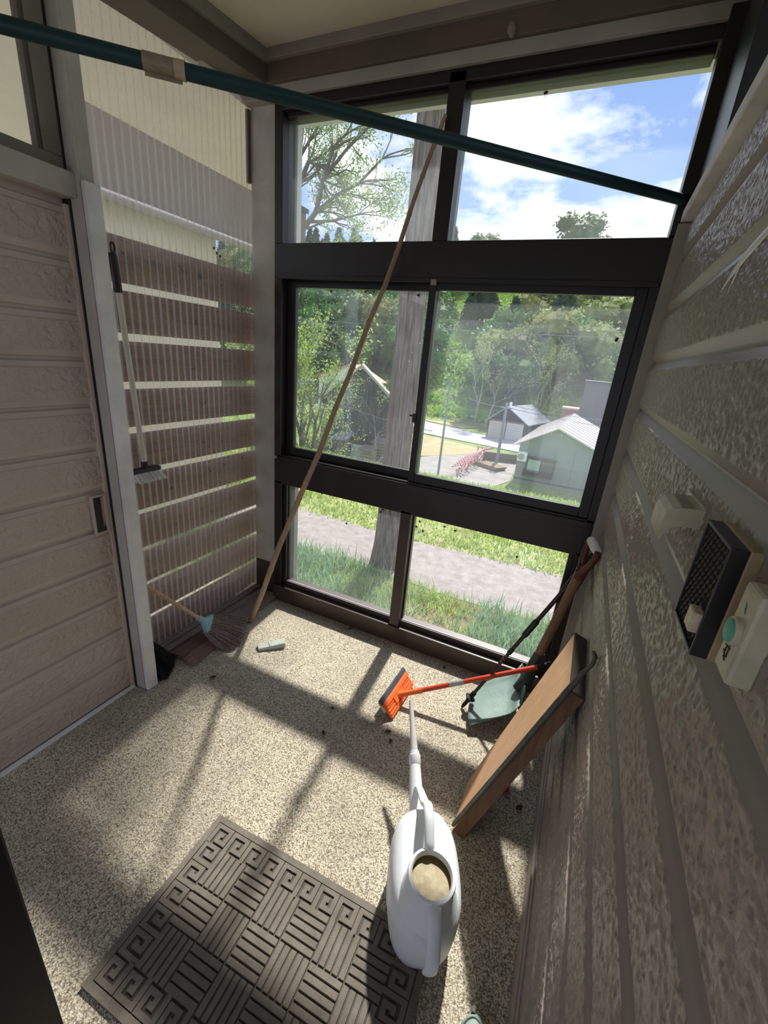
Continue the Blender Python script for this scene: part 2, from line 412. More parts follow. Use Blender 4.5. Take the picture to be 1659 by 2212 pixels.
# middle
part('lower_rail', w2, 'bronze', (-1.625, 0.165, YF, 2.12, 0.815, 0.965), (-1.60, 0.14, YF - 0.01, YF, 0.957, 0.985), (-1.60, 0.14, YF, 2.12, 0.965, 0.995))
part('upper_rail', w2, 'bronze', (-1.625, 0.165, YF, 2.12, 1.935, 2.088), (-1.60, 0.14, YF - 0.008, YF, 1.925, 1.945))
part('side_jamb', w2, 'bronze', (-1.625, -1.578, YF, 2.12, 0.98, 1.935))
part('side_jamb', w2, 'bronze', (0.112, 0.165, YF, 2.12, 0.98, 1.935))
def sash(x0, x1, y, z0, z1, wl, wr_):
    s_ = obj('sash', MB().box(x0, x0 + wl, y, y + 0.028, z0, z1).box(x1 - wr_, x1, y, y + 0.028, z0, z1).box(x0 + wl, x1 - wr_, y, y + 0.028, z0, z0 + 0.045).box(x0 + wl, x1 - wr_, y, y + 0.028, z1 - 0.038, z1), M['sash'], w2, bevel=0.002)
    obj('pane', MB().box(x0 + wl, x1 - wr_, y + 0.012, y + 0.016, z0 + 0.045, z1 - 0.038), M['glass_dirty'], s_)
    return s_
sash(-1.578, -0.729, 2.072, 0.995, 1.935, 0.053, 0.034)
s2_ = sash(-0.764, 0.112, 2.036, 0.995, 1.935, 0.034, 0.042)
obj('latch', MB().box(-0.775, -0.755, 2.03, 2.072, 1.30, 1.345).box(-0.800, -0.765, 2.05, 2.066, 1.325, 1.335), M['black'], s2_, bevel=0.002)
part('crescent_lock', w2, 'strip', (-0.752, -0.726, 2.012, 2.028, 1.915, 1.937), bevel=0.002)
# upper
part('head', w1, 'bronze', (-1.625, 0.165, YF, 2.12, 2.625, 2.67), (-1.57, 0.12, YF + 0.025, 2.12, 2.605, 2.625))
part('side_jamb', w1, 'bronze', (-1.625, -1.578, YF, 2.12, 2.088, 2.63))
part('side_jamb', w1, 'bronze', (0.128, 0.175, YF - 0.02, 2.12, 2.088, 2.70))
part('mullion', w1, 'bronze', (-0.772, -0.702, YF, 2.12, 2.088, 2.66))
obj('pane', MB().box(-1.578, -0.772, 2.074, 2.078, 2.088, 2.61), M['glass_up'], w1)
obj('pane', MB().box(-0.702, 0.128, 2.074, 2.078, 2.088, 2.61), M['glass_up'], w1)
part('outer_trim', w1, 'white', (-1.60, -1.565, 2.125, 2.165, 2.05, 2.72))
part('outer_trim', w3, 'strip', (-1.60, -1.545, 2.125, 2.165, -0.1, 0.95))

# wall over the window
part('trim_3', None, 'strip', (-1.81, 0.19, 2.005, 2.12, 2.668, 2.715))
o = COL.objects['trim_3']; tag(o, 'pale strip above the window head', 'trim', kind='structure')
part('trim_4', None, 'beam', (-1.81, 0.27, 1.985, 2.13, 2.712, 2.79))
tag(COL.objects['trim_4'], 'dark brown beam over the window wall', 'trim', kind='structure')
part('trim_5', None, 'ceil_trim', (-1.68, 0.27, 1.965, 2.12, 2.785, 2.835))
tag(COL.objects['trim_5'], 'grey ceiling moulding over the window wall', 'trim', kind='structure')

# ---- ceiling (two boards, rising gently towards the window)
ce = thing('ceiling', (-0.8, 0.5, 2.7), 'cream ceiling boards under the porch roof', 'ceiling', kind='structure')
def zc(y): return 2.828 + 0.10 * (y - 2.0)
for x0, x1 in ((-1.80, -0.702), (-0.697, 0.30)):
    mb = MB().prism([(x0, -1.6, zc(-1.6)), (x0, 2.13, zc(2.13)), (x1, 2.13, zc(2.13)), (x1, -1.6, zc(-1.6))], (0, 0, 0.02))
    obj('ceiling_board', mb, M['ceil'], ce)
mb = MB().prism([(-2.72, -1.6, zc(-1.6) + 0.06), (-2.72, 2.36, zc(2.36) + 0.06), (0.75, 2.36, zc(2.36) + 0.06), (0.75, -1.6, zc(-1.6) + 0.06)], (0, 0, 0.06))
tag(obj('porch_roof', mb, M['bronze']), 'thin dark roof sheet over the porch', 'roof', kind='structure')
tag(obj('front_eave', MB().box(-1.81, 0.73, 2.13, 2.35, 2.70, 2.72), plain('white_eave_board', srgb(226, 222, 222), 0.7, 0.2, var=.05, scale=3)), 'white eave board outside the upper panes', 'eave', kind='structure')
mb = MB().prism([(-1.81, -1.6, 2.70), (-1.81, 2.36, 2.70), (-2.50, 3.26, 2.70), (-2.70, 3.26, 2.70), (-2.70, 1.64, 2.70), (-4.2, 2.52, 2.70), (-4.2, -1.6, 2.70)], (0, 0, .02))
tag(obj('eave_soffit', mb, M['soffit']), 'cream soffit under the eaves outside the panes', 'soffit', kind='structure')
# left ceiling beam
def slope_bar(name, x0, x1, zt, zb, m, label, y0=-1.6, y1=2.0):
    s_ = lambda y: 0.10 * (y - 2.0)
    mb = MB().prism([(x0, y0, zb + s_(y0)), (x0, y1, zb + s_(y1)), (x0, y1, zt + s_(y1)), (x0, y0, zt + s_(y0))], (x1 - x0, 0, 0))
    tag(obj(name, mb, M[m], bevel=0.003), label, 'trim', kind='structure')
slope_bar('trim_6', -1.80, -1.645, 2.785, 2.712, 'beam', 'dark brown beam along the left side of the ceiling')
slope_bar('trim_7', -1.80, -1.625, 2.832, 2.782, 'ceil_trim', 'grey moulding along the left edge of the ceiling')

# ---- left wall: boards outside, clear corrugated sheet inside
wl = thing('wall_left', (-1.8, 1.6, 0), 'open brown boards behind clear corrugated plastic on the left', 'wall', kind='structure')
ptop = [1.955, 1.757, 1.560, 1.360, 1.163, 0.964, 0.768, 0.570, 0.378, 0.182]
rb = random.Random(4)
for i, zt in enumerate(ptop):
    zb = [1.786, 1.592, 1.393, 1.196, 0.996, 0.797, 0.600, 0.408, 0.212, 0.0][i]
    j = rb.uniform(-.002, .002)
    obj('plank', MB().box(-1.858, -1.836 + j, 1.06, 2.14, zb, zt), M['plank'], wl, bevel=0.002)
mb = MB(); n = 28 * 10; v = []
y0_, y1_ = 1.062, 2.052
for k in range(n + 1):
    y = y0_ + (y1_ - y0_) * k / n; x = -1.800 + 0.0050 * math.cos(2 * math.pi * 28 * k / n)
    v += [(x, y, 0.035), (x, y, 2.70)]
mb.add(v, [(2 * k, 2 * k + 1, 2 * k + 3, 2 * k + 2) for k in range(n)])
obj('corrugated_sheet', mb, M['sheet'], wl, smooth=80)
mb = MB().box(-1.835, -1.765, -1.6, 2.06, 2.685, 2.86)
obj('head_board', mb, M['strip'], wl, bevel=0.003)
obj('bottom_rail', MB().box(-1.86, -1.765, 1.05, 2.05, 0.0, 0.04), M['greywood'], wl, bevel=0.004)
# rusty nails and staples left in the boards
for (y, z, s, a) in ((1.47, 1.88, .022, 0), (1.62, 1.88, .022, .3), (1.72, 1.88, .02, -.2), (1.85, 1.86, .022, .4), (1.33, 1.89, .012, .9), (1.60, 1.90, .010, .2), (1.68, 1.66, .02, 1.2),
                     (1.66, 1.45, .03, 1.4), (1.88, 1.44, .012, 0), (1.70, 1.27, .024, .7), (1.69, 1.07, .026, 1.0), (1.81, 1.06, .012, .3), (1.72, .90, .030, .5), (1.83, .92, .022, .6), (1.98, .93, .022, .8), (1.45, .86, .02, .4), (1.70, .50, .02, 1.2)):
    p = Vector((-1.832, y, z)); d = Vector((0, math.cos(a), math.sin(a))); e = Vector((0, -math.sin(a), math.cos(a)))
    obj('bent_nail', MB().tube([p - Vector((.008, 0, 0)) + d * s, p + d * s, p, p + e * s * .8], 0.0028, 5), M['black'], wl)

# posts
part('post', wl, 'post_grey', (-1.80, -1.627, 2.055, 2.13, 0.235, 2.75), bevel=0.004)
part('post_foot', wl, 'bronze_lt', (-1.80, -1.627, 2.05, 2.13, 0.0, 0.235), bevel=0.003)
part('dark_jamb', wl, 'beam', (-1.815, -1.796, 2.035, 2.055, 2.36, 2.66), bevel=0.002)
t1_ = thing('trim_8', (-1.63, 1.07, 0), 'white painted door post with peeling edges on the left', 'trim', kind='structure')
part('post', t1_, 'post_grey', (-1.70, -1.606, 1.05, 1.094, 0.0, 2.74), bevel=0.003)
part('face_board', t1_, 'post', (-1.606, -1.585, 1.046, 1.098, 0.004, 2.035), bevel=0.003)
part('rebate', t1_, 'bronze', (-1.72, -1.66, 1.035, 1.052, 0.0, 2.74), bevel=0.002)
part('side_board', t1_, 'post_grey', (-1.692, -1.607, 1.043, 1.051, 0.004, 2.72), bevel=0.001)

# ---- sliding door clad in the same siding, transom above
dr = thing('door_1', (-1.7, 0.5, 0), 'sliding door clad in pinkish beige siding on the left', 'door', kind='structure')
zl = [0.0, 0.172, 0.333, 0.496, 0.660, 0.822, 0.986, 1.151, 1.315, 1.479, 1.632, 1.795, 1.955]
for i in range(len(zl) - 1):
    siding(dr, -1.67, -1, -1.2, 1.022, zl[i] + 0.012, zl[i + 1] + 0.012, [M['siding_l'], M['siding_l_smooth']])
part('stile', dr, 'siding_l_smooth', (-1.70, -1.664, 1.022, 1.036, 0.012, 1.968), bevel=0.001)
part('core', dr, 'siding_l_smooth', (-1.73, -1.685, -1.2, 1.03, 0.0, 1.985), bevel=0)
pl = obj('finger_pull', MB().box(-1.672, -1.661, 0.962, 0.970, 0.82, 0.985).box(-1.672, -1.661, 1.012, 1.022, 0.82, 0.985).box(-1.672, -1.661, 0.970, 1.012, 0.82, 0.829).box(-1.672, -1.661, 0.970, 1.012, 0.976, 0.985), M['siding_l_smooth'], dr, bevel=0.001)
obj('recess', MB().box(-1.671, -1.666, 0.971, 1.0, 0.83, 0.975), M['black'], pl)
part('bottom_track', dr, 'white', (-1.675, -1.662, -1.2, 1.04, 0.0, 0.013), bevel=0)
w4 = thing('window_4', (-1.68, 0.4, 1.98), 'transom window above the siding clad door', 'window', kind='structure')
part('rail', w4, 'post_grey', (-1.74, -1.625, -1.2, 1.045, 1.985, 2.055), bevel=0.004)
part('frame', w4, 'ceil_trim', (-1.71, -1.662, -1.2, 1.045, 2.055, 2.095), (-1.71, -1.662, 0.985, 1.045, 2.095, 2.74), (-1.71, -1.662, -1.2, 1.0, 2.62, 2.74), bevel=0.003)
part('bead', w4, 'beam', (-1.70, -1.668, 0.972, 0.985, 2.095, 2.62), bevel=0.002)
obj('pane', MB().box(-1.69, -1.686, -1.2, 0.975, 2.09, 2.63), M['glass_clear'], w4)

# unseen wall above the entrance behind the camera, added to darken the upper room
tag(obj('wall_rear_shade', MB().box(-1.80, 0.27, -0.62, -0.55, 2.02, 2.70), M['siding_l_smooth']), 'unseen plain wall above the entrance, added to darken the upper porch', 'wall', kind='structure')
# entrance door jamb beside the camera
jb = thing('trim_9', (-0.36, 0.0, 0), 'dark metal entrance jamb at the lower left', 'trim', kind='structure')
part('jamb', jb, 'black', (-0.40, -0.305, -0.10, 0.070, 0.0, 2.4), bevel=0.002)
part('stop', jb, 'black', (-0.335, -0.301, -0.10, 0.0825, 0.0, 2.4), bevel=0.002)

# ================================================================== THINGS INDOORS
# ---- teal pole with tape
tm = plain('teal_coated_pole', srgb(18, 52, 54), 0.5, 0.35, var=0.15, kind='Position', scale=4)
P0 = Vector((-1.672, 0.392, 2.185)); P1 = Vector((0.160, 2.004, 2.188))
rod = thing('clothes_pole', P0, 'teal coated pole spanning the porch diagonally under the ceiling', 'pole')
obj('tube', MB().tube([P0, P1], 0.0165, 20), tm, rod, smooth=40)
dv = (P1 - P0).normalized()
obj('end_cap', MB().tube([P1 - dv * .03, P1 + dv * .006], 0.0185, 16), M['black_dull'], rod, smooth=40)
TP = Vector((-1.10, 0.0, 0)); TP = P0 + dv * ((-1.066 - P0.x) / dv.x)
tape = plain('brown_packing_tape', srgb(140, 122, 98), 0.3, 0.5, var=0.2, kind='Position', scale=40, bump=0.001, bscale=80)
obj('tape_wrap', MB().tube([TP - dv * .042, TP + dv * .030], 0.0185, 18, caps=False).obox(TP - Vector((0, 0, .016)), dv * .040, (0, 0, .010), dv.cross(Vector((0, 0, 1))) * .0012), tape, rod, smooth=40)
tape2 = plain('pale_clear_tape', srgb(176, 158, 128), 0.25, 0.5, var=0.1, kind='Position', scale=40)
obj('tape_wrap', MB().tube([TP + dv * .024, TP + dv * .048], 0.0192, 18, caps=False), tape2, rod, smooth=40)

# ---- bamboo pole leaning on the window
bp = [(-1.570, 1.724, 0.0), (-1.499, 1.749, 0.201), (-1.402, 1.780, 0.52), (-1.268, 1.828, 0.91), (-1.195, 1.853, 1.11), (-1.130, 1.873, 1.324), (-1.058, 1.900, 1.536), (-0.993, 1.920, 1.75), (-0.942, 1.938, 1.89), (-0.895, 1.954, 2.05), (-0.852, 1.967, 2.22), (-0.805, 1.982, 2.38), (-0.762, 1.998, 2.515)]
b = thing('bamboo_pole', bp[0], 'long thin bamboo pole leaning from the floor corner across the window', 'pole')
pts = []; rr = []
for i in range(len(bp) - 1):
    for k in range(4):
        s = k / 4; pts.append(Vector(bp[i]).lerp(Vector(bp[i + 1]), s)); f = (i + s) / 12; rr.append(0.0165 - 0.0085 * f)
pts.append(Vector(bp[-1])); rr.append(0.007)
obj('cane', MB().tube(pts, rr, 12), M['bamboo'], b, smooth=50)
for i, f in enumerate((0.02, .13, .235, .33, .42, .50, .58, .66, .735, .81, .88, .94)):
    q = f * (len(pts) - 1); k = int(q); p = pts[k].lerp(pts[min(k + 1, len(pts) - 1)], q - k)
    d = (pts[min(k + 1, len(pts) - 1)] - pts[k]).normalized(); r = rr[k]
    obj('node', MB().tube([p - d * .007, p - d * .002, p + d * .002, p + d * .007], [r, r * 1.16, r * 1.16, r], 12, caps=False), M['bamboo'], b, smooth=50)

# ---- deck brush hanging by the boards
B0 = Vector((-1.742, 1.222, 1.872)); B1 = Vector((-1.742, 1.262, 1.040))
dk = thing('deck_brush', (-1.742, 1.25, 0.98), 'deck brush with white handle and dark grip hanging on the boards', 'brush')
d = (B1 - B0).normalized()
cream = plain('cream_handle', srgb(214, 204, 188), 0.4, 0.45, var=0.06)
obj('handle', MB().tube([B0 + d * .12, B1], 0.0115, 14), cream, dk, smooth=40)
dg = plain('dark_brown_plastic', srgb(48, 36, 36), 0.45, 0.4)
obj('grip', MB().tube([B0, B0 + d * .01, B0 + d * .13, B0 + d * .135], [.013, .0155, .0155, .013], 14), dg, dk, smooth=40)
obj('hanging_hole', MB().tube([B0 + Vector((.005, .008 * math.cos(a), .018 + .018 * math.sin(a))) for a in [i * math.pi / 5 for i in range(11)]], 0.004, 6), dg, dk, smooth=60)
obj('socket', MB().tube([B1 - d * .02, B1 + d * .01], [.013, .016], 14), dg, dk, smooth=40)
hy0, hy1, hz = 1.19, 1.330, 1.022
obj('block', MB().box(-1.762, -1.722, hy0, hy1, hz - .010, hz + .008), dg, dk, bevel=0.003)
wb = plain('white_nylon_bristles', srgb(226, 226, 224), 0.6, 0.2, var=0.08)
mb = MB(); rb = random.Random(2)
for i in range(15):
    for j in range(4):
        y = hy0 + .008 + (hy1 - hy0 - .016) * i / 14; x = -1.757 + .03 * j / 3
        for k in range(5):
            e = Vector((x + rb.uniform(-.012, .012) + (j - 1.5) * .008, y + rb.uniform(-.009, .012) + .016, hz - .052 + rb.uniform(-.004, .003)))
            mb.tube([(x + rb.uniform(-.003, .003), y + rb.uniform(-.003, .003), hz - .008), e], [.0016, .0013], 4)
obj('bristles', mb, wb, dk)

# ---- broom with grey-blue ferrule
fer = plain('grey_blue_ferrule', srgb(142, 172, 174), 0.45, 0.4, var=0.1, scale=30)
A = Vector((-1.755, 1.18, 0.475)); Bf = Vector((-1.655, 1.445, 0.142))
br = thing('broom', (-1.5, 1.5, 0), 'broom with pale stick, grey blue ferrule and brown bristles in the corner', 'broom')
d = (Bf - A).normalized()
obj('handle', MB().tube([A - d * .06, Bf], 0.0105, 14), M['broomstick'], br, smooth=40)
def fan(c, d, wdir, ndir, w0, w1, th0, th1, L, n, rad, seed, curve=0.0, jag=.02):
    rb = random.Random(seed); mb = MB()
    for i in range(n):
        s = rb.uniform(-1, 1); q = rb.uniform(-1, 1)
        p0 = c + wdir * (s * w0) + ndir * (q * th0)
        p2 = c + d * (L * (1 - .10 * s * s) + rb.uniform(-jag, jag)) + wdir * (s * w1 + curve) + ndir * (q * th1)
        p1 = p0.lerp(p2, .5) + wdir * (s * (w1 - w0) * .12) + wdir * (-curve * .2) + Vector((rb.uniform(-.003, .003),) * 3)
        p2.z = max(p2.z, .004); p1.z = max(p1.z, .004)
        mb.tube([p0, p1, p2], [rad, rad, rad * .6], 4, caps=False)
    return mb
wd = Vector((0.30, -0.62, -0.35)); wd = (wd - d * wd.dot(d)).normalized(); nd = d.cross(wd)
F1 = Bf + d * .055
mb = MB(); rings = []
for s_, w_, h_ in ((-.035, .014, .014), (0.0, .016, .014), (.02, .03, .016), (.055, .062, .017), (.07, .066, .016)):
    c = Bf + d * s_
    rings.append([c + wd * (w_ * a) + nd * (h_ * bb) for a, bb in ((-1, -.6), (-.6, -1), (.6, -1), (1, -.6), (1, .6), (.6, 1), (-.6, 1), (-1, .6))])
mb.rings(rings)
obj('ferrule', mb, fer, br, bevel=0.002)
bbr = plain('brown_plant_fibre', srgb(128, 114, 104), 0.8, 0.15, var=0.35, scale=70)
d2 = (Vector((-1.495, 1.565, 0.03)) - F1).normalized()
wd2 = (wd - d2 * wd.dot(d2)).normalized(); nd2 = d2.cross(wd2)
obj('bristles', fan(F1, d2, wd2, nd2, .058, .118, .011, .02, .185, 620, .0021, 5, curve=.012), bbr, br)

# ---- black broom behind the post
b2 = thing('black_broom', (-1.65, 1.17, 0), 'broom with black bristles standing behind the white door post', 'broom')
T0 = Vector((-1.725, 1.148, 1.25)); T1 = Vector((-1.705, 1.146, 0.19))
obj('handle', MB().tube([T0, T1], 0.011, 12), M['broomstick'], b2, smooth=40)
obj('ferrule', MB().tube([T1 + Vector((0, 0, .05)), T1, T1 - Vector((0, 0, .045))], [.013, .022, .035], 12, flat=(1, .7)), dg, b2, smooth=40)
bk = plain('black_fibre', srgb(30, 32, 32), 0.75, 0.2, var=0.4, scale=80)
c = T1 - Vector((0, 0, .04)); d3 = (Vector((-1.63, 1.19, 0.0)) - c).normalized()
w3d = Vector((-.08, .10, 0)); w3d = (w3d - d3 * w3d.dot(d3)).normalized()
obj('bristles', fan(c, d3, w3d, d3.cross(w3d), .032, .085, .014, .022, .18, 480, .0019, 7), bk, b2)

# ---- loose boards along the foot of the wall
def flat_board(name, a, b_, wdir, z0, z1, m, label):
    a = Vector((*a, z0)); b_ = Vector((*b_, z0)); w = Vector((*wdir, 0))
    return tag(obj(name, MB().prism([a, b_, b_ + w, a + w], (0, 0, z1 - z0)), M[m], bevel=0.003), label, 'board')
flat_board('floor_board', (-1.762, 1.12), (-1.752, 2.03), (0.042, 0.0), 0, 0.030, 'greywood', 'narrow grey weathered board against the foot of the corrugated sheet')
flat_board('floor_board', (-1.705, 1.47), (-1.722, 2.035), (0.118, 0.012), 0, 0.022, 'greywood', 'wide grooved grey board lying under the bamboo pole foot')
flat_board('floor_board', (-1.706, 1.262), (-1.706, 1.462), (0.083, 0.014), 0, 0.030, 'darkwood', 'short dark board under the blue broom ferrule')
flat_board('floor_board', (-1.614, 1.268), (-1.640, 1.462), (0.080, 0.012), 0, 0.024, 'redwood', 'short reddish brown board end beside the dark board')

# ---- grey wedge on the floor
wz = MB()
a0 = Vector((-1.352, 1.545, 0.001)); a1 = Vector((-1.256, 1.652, 0.001)); w_ = Vector((-.018, .014, 0))
wz.prism([a0 - w_ * .55, a1 - w_, a1 - w_ + Vector((0, 0, .032)), a0 - w_ * .55 + Vector((0, 0, .016))], w_ * 2)
gw = thing('door_wedge', (-1.30, 1.60, 0), 'small grey plastic wedge lying on the sunlit floor', 'wedge')
gm = plain('light_grey_plastic', srgb(186, 190, 180), 0.5, 0.4, var=0.08, scale=30)
obj('body', wz, gm, gw, bevel=0.002)
mid = a0.lerp(a1, .42)
obj('ridge', MB().prism([mid - w_ * .9 + Vector((0, 0, .018)), mid + w_ * .9 + Vector((0, 0, .018)), mid + w_ * .9 + Vector((.008, .009, .0195)), mid - w_ * .9 + Vector((.008, .009, .0195))], (0, 0, .008)), gm, gw)

# ---- orange squeegee
org = plain('orange_plastic', srgb(244, 112, 44), 0.38, 0.45, var=0.07, scale=20)
red = plain('orange_red_tube', srgb(206, 72, 40), 0.32, 0.5, var=0.08, scale=10)
sq = thing('squeegee', (-0.5, 1.6, 0), 'orange floor squeegee with grey rubber blade and long tube handle', 'squeegee')
n0 = Vector((-0.505, 1.478, 0.002)); f0 = Vector((-0.498, 1.735, 0.004)); up = Vector((-0.066, 0.0, 0.068))
ax = f0 - n0
nrm = ax.cross(up).normalized()
if nrm.x < 0: nrm = -nrm
def q3(s, u, h=0): return n0 + ax * s + up * u + nrm * h
# tapered head plate
mb = MB().prism([q3(0, 0), q3(1, 0), q3(1.0, .62), q3(.0, .62)], nrm * .014)
mb.prism([q3(0, .62), q3(1, .62), q3(1.02, .86), q3(-.02, .86)], nrm * .022)
obj('head', mb, org, sq, bevel=0.003)
for u_ in (.16, .33, .50):
    obj('rib', MB().prism([q3(.03, u_, .014), q3(.97, u_, .014), q3(.97, u_ + .04, .014), q3(.03, u_ + .04, .014)], nrm * .004), org, sq)
obj('blade', MB().prism([q3(-.03, .84, .002), q3(1.03, .84, .002), q3(1.03, 1.12, .004), q3(-.03, 1.12, .004)], nrm * .012), plain('grey_rubber_blade', srgb(78, 84, 92), 0.6, 0.3), sq, bevel=0.002)
foam = plain('pale_foam', srgb(214, 214, 206), 0.9, 0.1, var=0.1, scale=80, bump=.003, bscale=200)
obj('foam', MB().prism([q3(.05, .30, -.03), q3(.95, .30, -.03), q3(.95, .95, -.03), q3(.05, .95, -.03)], nrm * .028), foam, sq, bevel=0.006)
S0 = q3(.46, .45, .012); E0 = Vector((0.0885, 1.862, 0.296)); dd = E0 - S0
obj('neck', MB().tube([S0 - nrm * .006, S0 + dd * .035, S0 + dd * .07], [.020, .015, .013], 14).obox(S0, ax.normalized() * .045, up.normalized() * .018, nrm * .008), org, sq, smooth=40, bevel=0.001)
obj('handle_sleeve', MB().tube([S0 + dd * .06, S0 + dd * .17], [.0125, .0145], 14), org, sq, smooth=40)
obj('handle', MB().tube([S0 + dd * .165, S0 + dd * .97], .0115, 14), red, sq, smooth=40)
obj('joint_sleeve', MB().tube([S0 + dd * .36, S0 + dd * .46], .0125, 14), plain('silver_band', srgb(176, 176, 172), 0.35, 0.5, 0.6), sq, smooth=40)
obj('end_grip', MB().tube([S0 + dd * .955, S0 + dd * 1.05], .0135, 14), M['black'], sq, smooth=40)

# ---- scoop shovel
grn = plain('dull_green_shovel_paint', srgb(122, 142, 132), 0.5, 0.4, var=0.14, scale=14, bump=.0008, bscale=60)
grd = plain('dark_green_shovel_paint', srgb(48, 60, 54), 0.5, 0.45, var=0.25, scale=20)
sh = thing('shovel', (0.0, 1.8, 0), 'scoop shovel with worn green blade and wooden handle leaning in the right corner', 'shovel')
F1 = Vector((-0.160, 1.598, 0.035)); F2 = Vector((-0.185, 1.895, 0.030)); Bk1 = Vector((0.030, 1.735, 0.080)); Bk2 = Vector((-0.005, 1.990, 0.125))
NU, NV = 12, 12; v = []
SKT = Vector((0.043, 1.925, 0.225))
for j in range(NV + 1):
    s = j / NV
    for i in range(NU + 1):
        u = i / NU
        a_ = F1.lerp(F2, u); b_ = Bk1.lerp(Bk2, u); p = a_.lerp(b_, s)
        e = abs(2 * u - 1)
        p.z += .018 * max(0, e - .8) / .2 * s - .010 * (1 - e) * s
        if s > .8: p.z += ((s - .8) / .2) ** 2 * .035
        ctr = a_.lerp(b_, 1 - (1 - s)); p = p + (F1 - Bk1).normalized() * (.030 * (1 - e * e) * (1 - s))
        v.append(p)
f = [(j * (NU + 1) + i, j * (NU + 1) + i + 1, (j + 1) * (NU + 1) + i + 1, (j + 1) * (NU + 1) + i) for j in range(NV) for i in range(NU)]
bl = obj('blade', MB().add(v, f), grn, sh, smooth=60)
md = bl.modifiers.new('thick', 'SOLIDIFY'); md.thickness = 0.004; md.offset = -1
rp = [v[jj * (NU + 1) + 5] + Vector((0, 0, .001)) for jj in range(2, NV)]
obj('rib', MB().tube(rp, [.001 + .0065 * k / len(rp) for k in range(len(rp))], 10, flat=(1, .55)), grn, sh, smooth=60)
GT = Vector((0.150, 1.800, 0.962)); Yk = SKT.lerp(GT, .80)
obj('socket', MB().tube([Bk1.lerp(Bk2, .46) + Vector((-.02, 0, .02)), Bk1.lerp(Bk2, .52) + Vector((.016, 0, .07)), SKT, SKT.lerp(GT, .14)], [.020, .033, .029, .0235], 16), grd, sh, smooth=50)
obj('back_wall', MB().tube([Bk1 + Vector((0, .01, .02)), Bk1.lerp(Bk2, .3) + Vector((.012, 0, .055)), Bk1.lerp(Bk2, .7) + Vector((.012, 0, .07)), Bk2 + Vector((0, 0, .03))], [.014, .024, .024, .014], 10, flat=(.5, 1)), grd, sh, smooth=60)
obj('shaft', MB().tube([SKT.lerp(GT, .10), SKT.lerp(GT, .5), Yk], [.0215, .0205, .0205], 16), M['shaft'], sh, smooth=40)
dgv = (GT - SKT).normalized(); sd_ = Vector((-.35, .9, 0)); sd_ = (sd_ - dgv * sd_.dot(dgv)).normalized()
obj('yoke', MB().tube([Yk - dgv * .02, Yk + dgv * .03], [.0215, .023], 14, flat=(1.0, 1)), M['redhandle'], sh, smooth=50)
for s_ in (-1, 1):
    obj('yoke_arm', MB().tube([Yk + dgv * .015, Yk + dgv * .06 + sd_ * (s_ * .030), Yk + dgv * .115 + sd_ * (s_ * .049), Yk + dgv * .152 + sd_ * (s_ * .050)], [.018, .0155, .0135, .0135], 12), M['redhandle'], sh, smooth=50)
GC = Yk + dgv * .150
obj('grip', MB().tube([GC - sd_ * .043, GC - sd_ * .036, GC, GC + sd_ * .036, GC + sd_ * .043], [.015, .0185, .0195, .0185, .015], 16), plain('worn_white_grip', srgb(214, 208, 200), 0.55, 0.35, var=0.1, scale=40), sh, smooth=50)
for k in (.2, 1.1):
    p = Yk + dgv * (.012 + .035 * k)
    obj('rivet', MB().tube([p + Vector((-.022, -.012, 0)), p + Vector((-.015, -.008, 0))], .005, 10), M['black'], sh, smooth=40)

# ---- trekking pole
tk = thing('trekking_pole', (-0.226, 1.72, 0), 'black telescopic trekking pole with basket leaning behind the shovel', 'pole')
Q0 = Vector((-0.228, 1.722, 0.006)); Q1 = Vector((0.168, 1.940, 0.858)); dq = (Q1 - Q0)
dpm = plain('dark_maroon_tube', srgb(62, 40, 38), 0.3, 0.5, 0.3)
L = lambda s: Q0 + dq * s
obj('tip', MB().tube([L(0), L(.02), L(.06)], [.006, .0095, .0085], 12), M['black_dull'], tk, smooth=40)
obj('basket', MB().tube([L(.068), L(.074), L(.080)], [.024, .027, .016], 16).tube([L(.05), L(.11)], .012, 12), M['black_dull'], tk, smooth=40)
obj('lower_tube', MB().tube([L(.10), L(.40)], .0078, 12), dpm, tk, smooth=40)
obj('scale_marks', MB().tube([L(.31), L(.312)], .0084, 12).tube([L(.33), L(.332)], .0084, 12).tube([L(.35), L(.352)], .0084, 12).tube([L(.37), L(.372)], .0084, 12), M['strip'], tk)
obj('lock', MB().tube([L(.385), L(.39), L(.415), L(.42)], [.009, .0115, .0115, .009], 12), M['black'], tk, smooth=40)
obj('middle_tube', MB().tube([L(.41), L(.53)], .009, 12), dpm, tk, smooth=40)
obj('lock', MB().tube([L(.505), L(.515), L(.60), L(.61)], [.011, .0145, .0145, .011], 12), M['black'], tk, smooth=40)
obj('upper_tube', MB().tube([L(.60), L(.90)], .0098, 12), dpm, tk, smooth=40)
obj('grip', MB().tube([L(.80), L(.84), L(.94), L(1.0)], [.013, .0155, .014, .017], 12).tube([L(.99), L(1.03), L(1.035) + Vector((.012, -.03, -.006)), L(1.0) + Vector((.010, -.055, -.03))], [.017, .017, .013, .008], 12), M['black'], tk, smooth=50)
obj('strap', MB().tube([L(.99), L(.99) + Vector((.006, -.03, .01)), L(.93) + Vector((.010, -.03, -.02)), L(.86) + Vector((.018, -.02, -.05)), L(.80) + Vector((.026, .0, -.075)), L(.76) + Vector((.024, .01, -.09))], [.010, .010, .012, .009, .012, .006], 8, flat=(1.0, .5)), M['black_dull'], tk, smooth=50)

